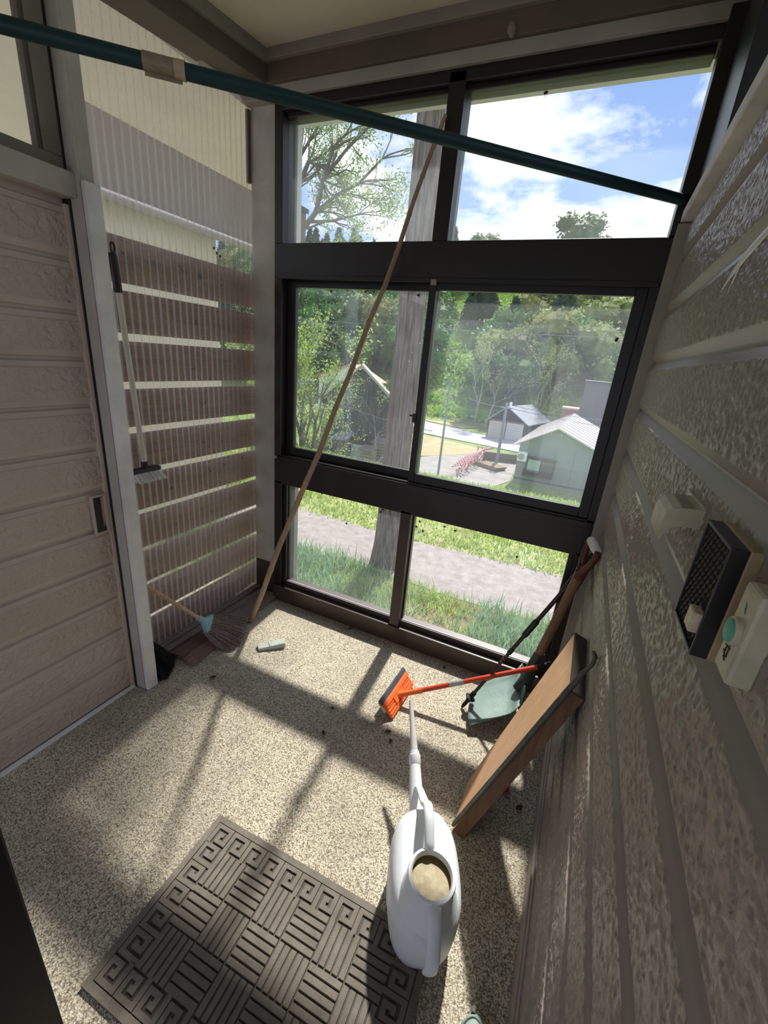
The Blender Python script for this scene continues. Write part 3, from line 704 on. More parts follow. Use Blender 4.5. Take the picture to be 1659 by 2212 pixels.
# ---- tan board leaning on the right wall, iron bar on its edge
bd = thing('leaning_board', (-0.03, 1.27, 0), 'thick tan plywood board leaning against the right wall', 'board')
e0 = Vector((-0.058, 1.118, 0.002)); ea = Vector((0.176, 1.135, 0.738)) - Vector((-0.058, 1.118, 0.002)); ew = Vector((0.002, 0.315, 0.0)); en = ea.cross(ew).normalized()
if en.x > 0: en = -en
th = .044
front = [e0 + en * th * 1.0, e0 + ea + en * th, e0 + ea + ew + en * th, e0 + ew * .96 + en * th]
def bp_(s, w, n): return e0 + ea * s + ew * w + en * (th * n)
mb = MB()
stn = [0, .25, .5, .75, 1]
vv = []
for s in stn:
    cham = .30 * (1 - s) ** 1.3 + .004
    vv += [bp_(s, 0, 0), bp_(s, 0, 1), bp_(s, 1 - cham, 1), bp_(s, 1, .35 + .6 * s), bp_(s, 1, 0)]
for i in range(len(stn) - 1):
    a = i * 5; c = a + 5
    mb.f += [(a + 1, c + 1, c + 2, a + 2), (a + 2, c + 2, c + 3, a + 3)]; mb.m += [0, 0]
    mb.f += [(a, c, c + 1, a + 1), (a + 3, c + 3, c + 4, a + 4), (a + 4, c + 4, c, a)]; mb.m += [1, 1, 1]
mb.f += [(0, 1, 2, 3, 4)]; mb.m += [1]
mb.v = vv
for p in mb.v: pass
mb.v = [(x, y, max(z, 0.001)) for x, y, z in mb.v]
obj('panel', mb, [M['ply'], M['ply_side']], bd)
k = (len(stn) - 1) * 5
top = [Vector(vv[k]), Vector(vv[k + 1]), Vector(vv[k + 2]), Vector(vv[k + 3]), Vector(vv[k + 4])]
obj('end_grain', MB().prism(top, ea.normalized() * .006), M['endgrain'], bd)
iron = plain('rusty_black_iron', srgb(86, 84, 78), 0.55, 0.5, 0.3, var=0.35, scale=30, bump=.001, bscale=60)
I0 = bp_(.035, .0, 1.0) + en * .009; I1 = bp_(1.0, -.03, 1.0) + en * .006
di_ = (I1 - I0).normalized()
pb = thing('iron_bar', I0, 'long black iron bar with hooked end lying on the board edge', 'bar')
obj('shaft', MB().tube([I0, I0 + di_ * .02, I0.lerp(I1, .5), I1 - di_ * .05, I1 + di_ * .015], [.006, .008, .008, .0095, .008], 12), iron, pb, smooth=50)
I2 = I1 + di_ * .012
obj('hook', MB().tube([I2 - di_ * .03, I2 + di_ * .02, I2 + di_ * .07, I2 + di_ * .105 + Vector((.004, 0, 0)), I2 + di_ * .128 + Vector((-.002, -.004, .006)), I2 + di_ * .135 + Vector((-.012, -.010, .018))], [.0095, .0085, .006, .0055, .0065, .005], 10), iron, pb, smooth=60)

# ---- watering can
can = thing('watering_can', (-0.125, 0.845, 0.015), 'white plastic watering can with long spout on the doormat corner', 'watering can')
wpl = plain('white_polyethylene', srgb(228, 230, 230), 0.4, 0.4, var=0.05, scale=9, bump=.0006, bscale=40)
th_ = math.radians(25.0); fx = Vector((-math.sin(th_), math.cos(th_), 0)); sx = Vector((math.cos(th_), math.sin(th_), 0))
CC = Vector((-0.127, 0.845, 0))
def cp(s, f_, z): return CC + sx * s + fx * f_ + Vector((0, 0, z + .0152))
def sring(a, b_, z, off=0.0, n=40, ex=2.7, tilt=0.0):
    r = []
    for k in range(n):
        t_ = 2 * math.pi * k / n; c_, s_ = math.cos(t_), math.sin(t_)
        x = math.copysign(abs(c_) ** (2 / ex), c_) * a; y = math.copysign(abs(s_) ** (2 / ex), s_) * b_
        r.append(cp(x, y + off, z + tilt * y))
    return r
rg = [sring(.086, .134, .0), sring(.095, .144, .006), sring(.100, .151, .04), sring(.104, .155, .11), sring(.104, .155, .165, 0, tilt=.06), sring(.099, .150, .195, .0, tilt=.12), sring(.087, .138, .216, .0, tilt=.16), sring(.064, .114, .228, .0, tilt=.18), sring(.02, .05, .233, .0, tilt=.18)]
obj('body', MB().rings(rg), wpl, can, smooth=60)
# neck and filler opening
RC = -.072
def er(a, b_, z, tilt=-.10, n=36): return [cp(a * math.cos(2 * math.pi * k / n), RC + b_ * math.sin(2 * math.pi * k / n), z + tilt * b_ * math.sin(2 * math.pi * k / n)) for k in range(n)]
obj('neck', MB().rings([er(.086, .094, .185), er(.074, .084, .222), er(.064, .072, .255), er(.061, .069, .276)], cap0=False, cap1=False), wpl, can, smooth=60)
obj('rim', MB().rings([er(.053, .060, .272), er(.053, .060, .281), er(.057, .064, .288), er(.064, .072, .286), er(.0655, .074, .279), er(.063, .071, .272), er(.053, .060, .272)], cap0=False, cap1=False), wpl, can, smooth=60)
t = NT('stained_tank_interior'); vv_ = t.coord('Position')
t.col(t.ramp(t.noise(vv_, 30, 6, 0.65), [(0.3, srgb(112, 94, 58)), (0.55, srgb(152, 136, 96)), (0.75, srgb(178, 166, 130))])); t.set(.5, .3); M['stain'] = t.m
obj('inside', MB().rings([er(.055, .062, .276), er(.056, .063, .268), er(.057, .063, .262)], cap0=False, cap1=True), M['stain'], can, smooth=40)
# spout
s0 = cp(0, .125, .085); s1 = Vector((-0.288, 1.170, 0.205)); s2 = Vector((-0.3795, 1.332, 0.298))
obj('spout', MB().tube([s0, s0.lerp(s1, .3), s1], [.030, .027, .0195], 18), wpl, can, smooth=50)
dsp = (s2 - s1).normalized()
obj('collar', MB().tube([s1 - dsp * .022, s1 - dsp * .020, s1 + dsp * .010, s1 + dsp * .012, s1 + dsp * .024], [.021, .0225, .0225, .019, .018], 18), wpl, can, smooth=40)
gpl = plain('greyed_white_nozzle', srgb(206, 200, 194), 0.45, 0.4, var=0.08, scale=20)
obj('nozzle', MB().tube([s1 + dsp * .02, s1 + dsp * .07, s2], [.0145, .0125, .0075], 16), gpl, can, smooth=40)
# handles
h = [s0.lerp(s1, .60) + Vector((0, 0, .012)), s0.lerp(s1, .42) + Vector((0, 0, .085)), cp(-.002, .125, .285), cp(0, .095, .318), cp(0, .055, .318), cp(0, .010, .292), cp(0, -.004, .278)]
def smoothpath(p, n=6):
    p = [Vector(q) for q in p]; o = []
    for i in range(len(p) - 1):
        a, b_, c, d_ = p[max(i - 1, 0)], p[i], p[i + 1], p[min(i + 2, len(p) - 1)]
        for k in range(n):
            t_ = k / n
            o.append(.5 * ((2 * b_) + (c - a) * t_ + (2 * a - 5 * b_ + 4 * c - d_) * t_ ** 2 + (3 * b_ - a - 3 * c + d_) * t_ ** 3))
    o.append(p[-1]); return o
hp = smoothpath(h); obj('carry_handle', MB().tube(hp, [.0085 + .0045 * min(1, i / 12) for i in range(len(hp))], 12, flat=(1.15, .8)), wpl, can, smooth=60)
h2 = smoothpath([cp(0, RC - .064, .284), cp(0, RC - .084, .281), cp(0, -.178, .255), cp(0, -.206, .205), cp(0, -.210, .165), cp(0, -.200, .125)])
obj('rear_handle', MB().tube(h2, [.0135] * (len(h2) - 6) + [.0138, .0142, .0146, .0150, .0150, .0135], 12, flat=(1.3, .6)), wpl, can, smooth=60)
obj('handle_web', MB().prism([cp(-.006, -.135, .07), cp(-.006, -.200, .135), cp(-.006, -.200, .16), cp(-.006, -.135, .13)], sx * .012), wpl, can, bevel=.004)
for s_, z_ in ((-1, .06), (-1, .085), (-1, .11), (-1, .135)):
    obj('scale_mark', MB().tube([cp(s_ * .1015, -.03, z_), cp(s_ * .1015, .03, z_ + .002)], .0022, 6), wpl, can)

# ---- rubber doormat
mat = thing('doormat', (-0.86, 0.28, 0), 'brown rubber doormat with greek key border and basketweave ridges', 'doormat')
mm = plain('brown_rubber_mat', srgb(112, 103, 92), 0.75, 0.3, var=0.2, kind='Position', scale=22, bump=.0012, bscale=240)
md_ = plain('brown_rubber_base', srgb(88, 80, 72), 0.8, 0.25, var=0.2, kind='Position', scale=22, bump=.001, bscale=240)
an = math.radians(1.6); mu = Vector((math.cos(an), math.sin(an), 0)); mv = Vector((math.sin(an), -math.cos(an), 0))
MO = Vector((-0.858, 0.770, 0)); MW, MH = 0.800, 0.490
def mp_(u, v_, z): return MO + mu * u + mv * v_ + Vector((0, 0, z))
Z0 = 0.0085
obj('base', MB().prism([mp_(0, 0, .001), mp_(MW, 0, .001), mp_(MW, MH, .001), mp_(0, MH, .001)], (0, 0, Z0 - .001)), md_, mat)
def ridge_bar(u0, v0, u1, v1, h=.0055):
    return MB().prism([mp_(u0, v0, Z0 - .0005), mp_(u1, v0, Z0 - .0005), mp_(u1, v1, Z0 - .0005), mp_(u0, v1, Z0 - .0005)], (0, 0, h))
bw = .019
for r in ((0, 0, MW, bw), (0, MH - bw, MW, MH), (0, bw, bw, MH - bw), (MW - bw, bw, MW, MH - bw)):
    obj('border', ridge_bar(*r), mm, mat)
NX, NY = 11, 7
cu = (MW - 2 * bw) / NX; cv = (MH - 2 * bw) / NY
rw = .0140
SP = [(.12, .98), (.12, .14), (.88, .14), (.88, .82), (.46, .82), (.46, .48), (.56, .48)]
def key_mesh(flip, turn):
    mb = MB(); w = rw / cu / 2
    for n_, (a, b_) in enumerate(zip(SP[:-1], SP[1:])):
        (x0, y0), (x1, y1) = a, b_
        dx, dy = (x1 > x0) - (x1 < x0), (y1 > y0) - (y1 < y0); t0 = w if n_ else -w
        x0 += dx * t0; y0 += dy * t0; x1 += dx * w; y1 += dy * w
        xa, xb = sorted((x0, x1)); ya, yb = sorted((y0, y1))
        if dx: ya -= w; yb += w
        else: xa -= w; xb += w
        q = [(xa, ya), (xb, ya), (xb, yb), (xa, yb)]
        if flip: q = [(1 - x, y) for x, y in q]
        for _ in range(turn): q = [(1 - y, x) for x, y in q]
        mb.prism([mu * ((x - .5) * cu) + mv * ((y - .5) * cv) for x, y in q], (0, 0, .0055))
    return mb
kmesh = {}
def add_key(i, j, turn):
    k = (0, turn)
    c = mp_(bw + (i + .5) * cu, bw + (j + .5) * cv, Z0 - .0005)
    if k not in kmesh:
        o = obj('key_relief', key_mesh(*k), mm, mat); kmesh[k] = o.data; o.data.transform(Matrix.Translation(mat.location))
    else:
        o = bpy.data.objects.new('key_relief', kmesh[k]); COL.objects.link(o); o.parent = mat
    o.location = c - mat.location
for i in range(NX): add_key(i, 0, 0); add_key(i, NY - 1, 2)
for j in range(1, NY - 1): add_key(0, j, 3); add_key(NX - 1, j, 1)
bx0, by0 = bw + cu, bw + cv; BX, BY = 6, 3
su = (MW - 2 * bw - 2 * cu) / BX; sv = (MH - 2 * bw - 2 * cv) / BY
rmesh = {}
for i in range(BX):
    for j in range(BY):
        for k in range(5):
            hz_ = (i + j) % 2
            c = mp_(bx0 + (i + .5) * su + (0 if hz_ else (k - 2) * su / 5), by0 + (j + .5) * sv + ((k - 2) * sv / 5 if hz_ else 0), Z0 - .0005)
            if hz_ not in rmesh:
                a_, b_ = (su * .485, sv / 10 * .84) if hz_ else (su / 10 * .84, sv * .485)
                mb = MB(); q = .0012
                lo = [mu * (x * a_) + mv * (y * b_) for x, y in ((-1, -1), (1, -1), (1, 1), (-1, 1))]
                hi = [mu * (x * (a_ - q)) + mv * (y * (b_ - q)) + Vector((0, 0, .0060)) for x, y in ((-1, -1), (1, -1), (1, 1), (-1, 1))]
                mb.rings([hi[::-1], lo[::-1]], cap0=True, cap1=True)
                o = obj('ridge', mb, mm, mat); rmesh[hz_] = o.data; o.data.transform(Matrix.Translation(mat.location))
            else:
                o = bpy.data.objects.new('ridge', rmesh[hz_]); COL.objects.link(o); o.parent = mat
            o.location = c - mat.location

# ---- grey-green shoe at the lower edge
so = thing('garden_clog', (0.09, 0.62, 0), 'grey green rubber clog toe at the bottom edge of the photo', 'shoe')
shm = plain('grey_green_rubber', srgb(132, 148, 140), 0.55, 0.35, var=0.12, scale=30)
shs = plain('dark_clog_sole', srgb(86, 88, 80), 0.7, 0.2)
def foot(z, k, n=28):
    r = []
    for i in range(n):
        a = 2 * math.pi * i / n
        y = math.sin(a); x = math.cos(a)
        r.append(Vector((0.092 + .044 * k * x * (1 - .18 * max(0, -y)), 0.590 + .108 * k * y, z)))
    return r
obj('sole', MB().rings([foot(.0, .96), foot(.004, 1.0), foot(.016, 1.0), foot(.02, .97)]), shs, so, smooth=50)
up_r = []
for z_, k_ in ((.018, .96), (.03, .99), (.042, .92), (.052, .76), (.058, .5), (.06, .2)):
    up_r.append(foot(z_, k_))
obj('upper', MB().rings(up_r), shm, so, smooth=60)
obj('seam', MB().tube([(0.09 + .034 * math.cos(a), 0.605 + .075 * math.sin(a), .049) for a in [math.pi * i / 12 for i in range(13)]], .0018, 6), shs, so)
obj('toe_tab', MB().tube([(0.083, 0.690, .030), (0.083, 0.702, .036), (0.083, 0.688, .042)], .005, 8), shs, so, smooth=50)

# ---- red cap
rc = thing('bottle_cap', (0.043, 1.395, 0), 'small red plastic cap on the floor behind the board', 'cap')
rdm = plain('red_plastic', srgb(190, 36, 52), 0.4, 0.4)
obj('side', MB().tube([(0.043, 1.395, 0.001), (0.043, 1.395, .022)], .018, 18), rdm, rc, smooth=40)
obj('top', MB().tube([(0.043, 1.395, .022), (0.043, 1.395, .025), (0.043, 1.395, .026)], [.018, .0165, .012], 18), plain('pale_red_plastic', srgb(222, 96, 110), 0.4, 0.4), rc, smooth=40)

# ---- dead leaves
lf = plain('dead_brown_leaf', srgb(96, 64, 50), 0.8, 0.15, var=0.3, kind='Position', scale=80)
def leaf(x, y, s, a, label, curl=.35):
    mb = MB(); d = Vector((math.cos(a), math.sin(a), 0)); w = Vector((-math.sin(a), math.cos(a), 0)); rows = []
    for i in range(7):
        t_ = i / 6; wd_ = math.sin(math.pi * (t_ * .92 + .04)) * s * .32
        z = .003 + curl * s * (2 * t_ - 1) ** 2 * .5
        c = Vector((x, y, 0)) + d * ((t_ - .5) * s)
        rows.append([c - w * wd_ + Vector((0, 0, z + curl * wd_)), c + Vector((0, 0, z)), c + w * wd_ + Vector((0, 0, z + curl * wd_))])
    for i in range(6):
        mb.add(rows[i] + rows[i + 1], [(0, 1, 4, 3), (1, 2, 5, 4)])
    o = obj('dead_leaf', mb, lf, smooth=80)
    m_ = o.modifiers.new('thick', 'SOLIDIFY'); m_.thickness = .001
    return tag(o, label, 'leaf')
leaf(-0.487, 1.405, .030, .6, 'curled dead leaf just in front of the squeegee head')
leaf(-0.455, 1.365, .022, 2.0, 'small red brown dead leaf nearer the watering can spout')
leaf(-1.397, 1.262, .032, 1.0, 'dark curled leaf in the shade near the black broom')
leaf(-0.735, 1.255, .026, 2.4, 'dead leaf on the middle of the shadow band')
leaf(-0.775, 1.395, .024, .2, 'dead leaf at the upper edge of the shadow band')
leaf(0.108, 1.335, .034, .9, 'dark dead leaf on the sunlit patch by the right wall')
leaf(-1.015, 1.985, .024, .4, 'dead leaf under the lower window sill left of the mullion')
leaf(-0.395, 1.955, .026, 1.8, 'dead leaf under the sill near the shovel')
leaf(-0.79, 0.345, .05, .35, 'thin dry leaf blade beside the left edge of the doormat', .12)

# ---- intercom, bell button and outlet cover on the right wall
ic = thing('intercom', (0.17, 0.53, 1.335), 'beige wall intercom with black lattice grille front', 'intercom')
ivory = plain('yellowed_ivory_plastic', srgb(188, 178, 150), 0.4, 0.4, var=0.15, kind='Position', scale=30)
ivory_d = plain('aged_ivory_plastic', srgb(160, 140, 104), 0.45, 0.4, var=0.15, kind='Position', scale=30)
obj('base', MB().box(0.1690, 0.182, 0.480, 0.579, 1.334, 1.459), ivory_d, ic, bevel=0.0015)
fx0, fx1 = 0.1537, 0.1692
obj('cover', MB().box(fx0, fx1, 0.481, 0.4845, 1.335, 1.458).box(fx0, fx1, 0.5745, 0.578, 1.335, 1.458).box(fx0, fx1, 0.4845, 0.5745, 1.335, 1.3385).box(fx0, fx1, 0.4845, 0.5745, 1.4545, 1.458), M['black'], ic, bevel=0.0008)
obj('speaker_panel', MB().box(0.1635, 0.1680, 0.4845, 0.5745, 1.3385, 1.4545), plain('greenish_ivory', srgb(190, 188, 140), 0.5, 0.3, var=.3, kind='Position', scale=60), ic)
ya, yb, za, zb_ = 0.4845, 0.5745, 1.3385, 1.4545
def clip_diag(c, sgn):
    ps = []
    for y in (ya, yb):
        z = c + sgn * (y - ya) * 1.5
        if za <= z <= zb_: ps.append((y, z))
    for z in (za, zb_):
        y = ya + sgn * (z - c) / 1.5
        if ya < y < yb: ps.append((y, z))
    return ps
for sgn in (-1, 1):
    mb = MB(); c = za - .135 if sgn > 0 else za
    while c < zb_ + .14:
        ps = clip_diag(c, sgn)
        if len(ps) >= 2: mb.tube([(0.1570, *ps[0]), (0.1570, *ps[1])], .0013, 4)
        c += .0165
    obj('lattice', mb, M['black'], ic)
obj('talk_switch', MB().box(0.147, 0.160, 0.488, 0.510, 1.357, 1.380), plain('pale_switch', srgb(196, 180, 150), 0.4, 0.4, var=.2, scale=120), ic, bevel=0.0015)
bb = thing('bell_button', (0.17, 0.42, 1.36), 'ivory doorbell with round green button nearest the camera', 'doorbell')
obj('body', MB().box(0.160, 0.182, 0.404, 0.441, 1.358, 1.446), ivory, bb, bevel=0.004)
obj('button_ring', MB().tube([(0.161, .4215, 1.403), (0.1555, .4215, 1.403)], .0128, 24), ivory, bb, smooth=40, bevel=.001)
obj('button', MB().tube([(0.1565, .4215, 1.403), (0.1540, .4215, 1.403), (0.1533, .4215, 1.403)], [.0105, .0105, .0085], 24), plain('sea_green_button', srgb(84, 168, 138), 0.45, 0.4, var=.12, kind='Position', scale=300), bb, smooth=40)
grs = plain('green_print', srgb(40, 120, 92), 0.6, 0.2); dks = plain('brown_print', srgb(70, 58, 44), 0.6, 0.2)
def mark(name, pts, m):
    obj(name, MB().prism([(0.1600, y, z) for y, z in pts], (-.0004, 0, 0)), m, bb)
mark('bolt_mark', [(.4245, 1.431), (.4200, 1.4265), (.4220, 1.4262), (.4190, 1.4215), (.4235, 1.4255), (.4215, 1.4262)], grs)
for a, b_ in (((.4300, 1.3850), (.4180, 1.3862)), ((.4260, 1.3880), (.4250, 1.3800)), ((.4205, 1.3885), (.4195, 1.3770)), ((.4290, 1.3800), (.4210, 1.3760)), ((.4250, 1.3755), (.4195, 1.3735))):
    obj('print_stroke', MB().tube([(0.1598, *a), (0.1598, *b_)], .0007, 4), dks, bb)
oc = thing('outlet_cover', (0.16, 0.73, 1.385), 'ivory rain hood over a wall cable inlet beside the intercom', 'cover')
prof = [(.182, 1.441), (.150, 1.4385), (.141, 1.435), (.1350, 1.428), (.1330, 1.418), (.1330, 1.388), (.1375, 1.3855), (.1410, 1.397), (.1460, 1.4065), (.154, 1.4115), (.182, 1.4135)]
obj('hood', MB().prism([(x, .690, z) for x, z in prof], (0, .087, 0)), ivory, oc, bevel=0.0012)
obj('back_plate', MB().box(.174, .182, .692, .80, 1.412, 1.444), ivory, oc, bevel=.001)
obj('top_plate', MB().prism([(.152, .698, 1.4388), (.152, .768, 1.4388), (.166, .768, 1.4402), (.166, .698, 1.4402)], (0, 0, .0012)), plain('worn_grey_lid', srgb(138, 130, 116), 0.35, 0.5, var=.3, kind='Position', scale=90), oc)
obj('inner_flap', MB().prism([(.150, .715, 1.412), (.152, .715, 1.394), (.158, .715, 1.390), (.162, .715, 1.412)], (0, .03, 0)), ivory, oc, bevel=.001)
# dried white paint drip on the siding
dm = plain('dried_white_sealant', srgb(222, 220, 214), 0.4, 0.4)
mb = MB().tube([(0.178, .66, 1.838), (0.178, .80, 1.828), (0.178, .95, 1.806), (0.178, 1.02, 1.790), (0.179, 1.07, 1.772)], [.006, .008, .009, .007, .003], 8, flat=(.35, 1))
mb.tube([(0.178, .98, 1.798), (0.179, 1.0, 1.775), (0.179, 1.015, 1.758)], [.006, .005, .002], 8, flat=(.35, 1))
tag(obj('sealant_smear', mb, dm, smooth=60), 'dried white sealant smear on the upper right siding', 'smear')
tag(obj('sealant_lump', MB().tube([(-0.545, 1.986, 2.745), (-0.54, 1.978, 2.725), (-0.535, 1.98, 2.705)], [.012, .018, .006], 8), M['ceil_trim'], smooth=60), 'grey lump of putty stuck on the beam above the window', 'lump')

# ---- insects on the panes and the sheet
bug = plain('dark_insect_shell', srgb(28, 24, 22), 0.5, 0.4)
def insect(x, y, z, n, label, group, a=0.0, s=1.0):
    n = Vector(n); u = Vector((math.sin(a), 0, math.cos(a))) if abs(n.y) > .5 else Vector((0, math.sin(a), math.cos(a))); w = n.cross(u)
    c = Vector((x, y, z)); mb = MB()
    L_ = .0075 * s
    rg = []
    for k in range(6):
        t_ = -1 + 2 * k / 5; r_ = math.sqrt(max(.03, 1 - t_ * t_)) * .62
        rg.append([c + n * (.0035 * s) + u * (t_ * L_) + (w * math.cos(q) * r_ + n * math.sin(q) * r_ * .45) * L_ for q in [i * math.pi / 4 for i in range(8)]])
    mb.rings(rg)
    for sd in (-1, 1):
        for f_ in (-.5, 0, .5): mb.tube([c + u * (f_ * L_) + n * .003, c + u * (f_ * 1.5 * L_) + w * (sd * L_ * 1.3)], .0005 * s, 4)
    tag(obj('stink_bug', mb, bug, smooth=60), label, 'insect', group)
NI = (0, -1, 0)
G_ = 'small dark insects on the glass and the plastic sheet'
insect(0.047, 2.046, 1.742, NI, 'dark insect on the right sliding pane near its right edge', G_, .3, 1.2)
insect(-0.56, 2.046, 1.885, NI, 'dark insect at the top of the right sliding pane', G_, 1.2)
insect(-1.31, 2.082, 1.885, NI, 'dark insect at the top of the left sliding pane by its left end', G_, .8)
insect(-0.83, 2.082, 1.880, NI, 'dark insect at the top of the left sliding pane before the trunk', G_, 1.4)
insect(-0.775, 2.082, 1.865, NI, 'dark insect in the top right corner of the left sliding pane', G_, .1)
insect(-0.40, 2.072, 2.575, NI, 'dark insect at the top of the upper right pane', G_, 1.3, 1.1)
for x, z, a, lab in ((-0.92, .772, .3, 'dark insect on the lower left pane just left of the trunk, lower of two'), (-0.905, .790, .8, 'dark insect on the lower left pane by the trunk edge, upper of two'), (-1.13, .65, 1.0, 'lone dark insect in the middle of the lower left pane'), (-1.31, .80, .5, 'dark insect on the top edge of the lower left pane'),
                     (-0.68, .775, .2, 'dark insect on the lower right pane by the mullion, topmost of three'), (-0.695, .740, .9, 'dark insect on the lower right pane by the mullion, middle of three'), (-0.655, .725, .4, 'dark insect on the lower right pane by the mullion, lowest of three'), (-0.54, .780, 1.2, 'dark insect at the top of the lower right pane, left of a pair'), (-0.48, .772, 1.3, 'dark insect at the top of the lower right pane, right of a pair'), (-0.15, .715, .2, 'lone dark insect on the right half of the lower right pane')):
    insect(x, 2.072, z, NI, lab, G_, a)
for y, z, a, lab in ((1.79, 1.995, .2, 'middle'), (1.775, 2.012, 1.0, 'upper'), (1.812, 1.985, .5, 'lower')):
    insect(-1.791, y, z, (1, 0, 0), lab + ' one of three dark insects on the corrugated sheet above the top board', G_, a)

# ================================================================== OUTDOORS
def m_ground(name, stops, scale, detail=6, rough=0.95, bump=.02, kind='Position', bscale=8):
    t = NT(name); v = t.coord(kind)
    t.col(t.ramp(t.noise(v, scale, detail, .65), stops)); t.set(rough, .15)
    if bump: t.bump(t.noise(v, bscale, 4), bump)
    return t.m
ZL = -5.6
def ground_z(x, y):
    if y < 9.4: return -1.0
    if y < 15: s = (y - 9.4) / 5.6; s = s * s * (3 - 2 * s); return -1.0 + s * (ZL + 1.0)
    if y < 54: return ZL
    d = min(y, 150) - 54
    n = mnoise.noise(Vector((x * .025, y * .03, 3.1))) * 4.0 + mnoise.noise(Vector((x * .09, y * .1, 7.7))) * 1.2
    f = min(1, d / 18)
    z = ZL + d * .378 * (0.55 + .45 * f) + n * f
    # narrow terraces on the lower slope
    if d < 60: z = z * .6 + .4 * (ZL + math.floor((z - ZL) / 1.3) * 1.3 + 0.5)
    if y > 150: z -= (y - 150) * .2
    return z
ys = [-8, -4, 0, 2.1, 4, 6, 8, 9, 9.4] + [9.4 + .56 * k for k in range(1, 11)] + [18, 24, 30, 36, 42, 48, 52, 54] + [54 + 1.1 * k for k in range(1, 60)] + [120, 126, 132, 138, 144, 150, 160, 180, 220]
NXG = 130; v = []
for y in ys:
    for i in range(NXG + 1):
        u = i / NXG
        half0, half1 = (-45 - max(0, y) * 1.05, 12 + max(0, y) * .45)
        x = half0 + (half1 - half0) * u
        v.append((x, y, ground_z(x, y)))
f = [(j * (NXG + 1) + i, j * (NXG + 1) + i + 1, (j + 1) * (NXG + 1) + i + 1, (j + 1) * (NXG + 1) + i) for j in range(len(ys) - 1) for i in range(NXG)]
t = NT('hill_ground'); vv_ = t.coord('Position')
c = t.ramp(t.noise(vv_, .35, 8, .7), [(0.32, srgb(92, 112, 66)), (0.5, srgb(128, 150, 80)), (0.68, srgb(154, 176, 98))])
c = t.mix(t.ramp(t.noise(vv_, .12, 5, .6), [(0.5, K0), (0.72, (0.75,) * 3)]), c, srgb(132, 122, 92))
t.col(c); t.set(.95, .1); t.bump(t.noise(vv_, 1.6, 6, .7), .25)
tag(obj('hillside', MB().add(v, f), t.m, smooth=60, origin=(0, 0, 0)), 'green terraced ground falling from the porch and rising to the wooded hill', 'hillside', kind='structure')

asph0 = m_ground('grey_beige_asphalt', [(0.3, srgb(140, 128, 118)), (0.7, srgb(168, 156, 146))], 9, bump=.006, bscale=90)
t = NT('cracked_path_asphalt'); vv_ = t.coord('Position')
c = t.ramp(t.noise(vv_, 7, 6, .65), [(0.3, srgb(138, 128, 122)), (0.7, srgb(170, 160, 154))])
c = t.mix(t.ramp(t.noise(vv_, 160, 2), [(.55, K0), (.7, (.35,) * 3)]), c, srgb(108, 102, 98))
cd_ = t.voro(t.coord('Position', (1, 1.6, 1)), 9, 'Distance', 'DISTANCE_TO_EDGE')
c = t.mix(t.ramp(cd_, [(0.0, (.45,) * 3), (0.022, K0)]), c, srgb(96, 88, 82))
t.col(c); t.set(.9, .15); asph = t.m
soil = m_ground('litter_soil', [(0.3, srgb(112, 98, 78)), (0.55, srgb(146, 130, 106)), (0.75, srgb(172, 158, 132))], 14, bump=.02, bscale=40)
def ribbon(name, left, right, z, m, label, cat, kind=None):
    v = [(x, y, z) for x, y in left] + [(x, y, z) for x, y in right]; n = len(left)
    fc = [(i, i + 1, n + i + 1, n + i) for i in range(n - 1)]
    o = obj(name, MB().add(v, fc), m); sm = o.modifiers.new('thick', 'SOLIDIFY'); sm.thickness = .02; sm.offset = 0
    return tag(o, label, cat, kind=kind)
rb = random.Random(8)
xs = [-14 + .5 * k for k in range(40)]
near = [(x, 4.42 + .05 * math.sin(x * 2.1) + rb.uniform(-.03, .03)) for x in xs]
far = [(x, 5.70 + .018 * (x + 2) + .05 * math.sin(x * 1.3 + 1) + rb.uniform(-.03, .03)) for x in xs]
ribbon('village_path', near, far, -0.985, asph, 'narrow grey asphalt path just outside the lower panes', 'path', 'structure')
ribbon('soil_strip', [(-9, 2.2), (3, 2.2)], [(-9, 4.6), (3, 4.6)], -0.995, soil, 'littered soil strip between porch and path', 'soil', 'structure')

ribbon('gravel_bounce_ground', [(-14, -7.5), (-1.9, -7.5)], [(-14, 4.3), (-1.9, 4.3)], -0.99, m_ground('pale_bounce_gravel', [(0.3, srgb(150, 142, 130)), (0.7, srgb(190, 180, 166))], 30, bump=.01, bscale=60), 'pale gravel ground beyond the open boards, added to cut green bounce light', 'gravel', 'structure')  # gravel added to keep green bounce light off the soffit
ribbon('rear_bounce_ground', [(-14, -9), (9, -9)], [(-14, -1.65), (9, -1.65)], -0.985, m_ground('neutral_bounce_ground', [(0.3, srgb(150, 144, 136)), (0.7, srgb(182, 174, 166))], 4, bump=0), 'unseen grey ground behind the camera, added for neutral bounce light', 'yard', 'structure')  # unseen ground, added so light from the rear stays neutral
ribbon('dry_verge', [(x, 5.62) for x in (-13, -6, 0, 3)], [(x, 8.6) for x in (-13, -6, 0, 3)], -0.992, m_ground('dry_verge_soil', [(0.3, srgb(140, 128, 96)), (0.5, srgb(160, 166, 104)), (0.7, srgb(186, 174, 146))], 3.5, bump=.02, bscale=40), 'patchy dry verge between the path and the bank edge', 'verge', 'structure')
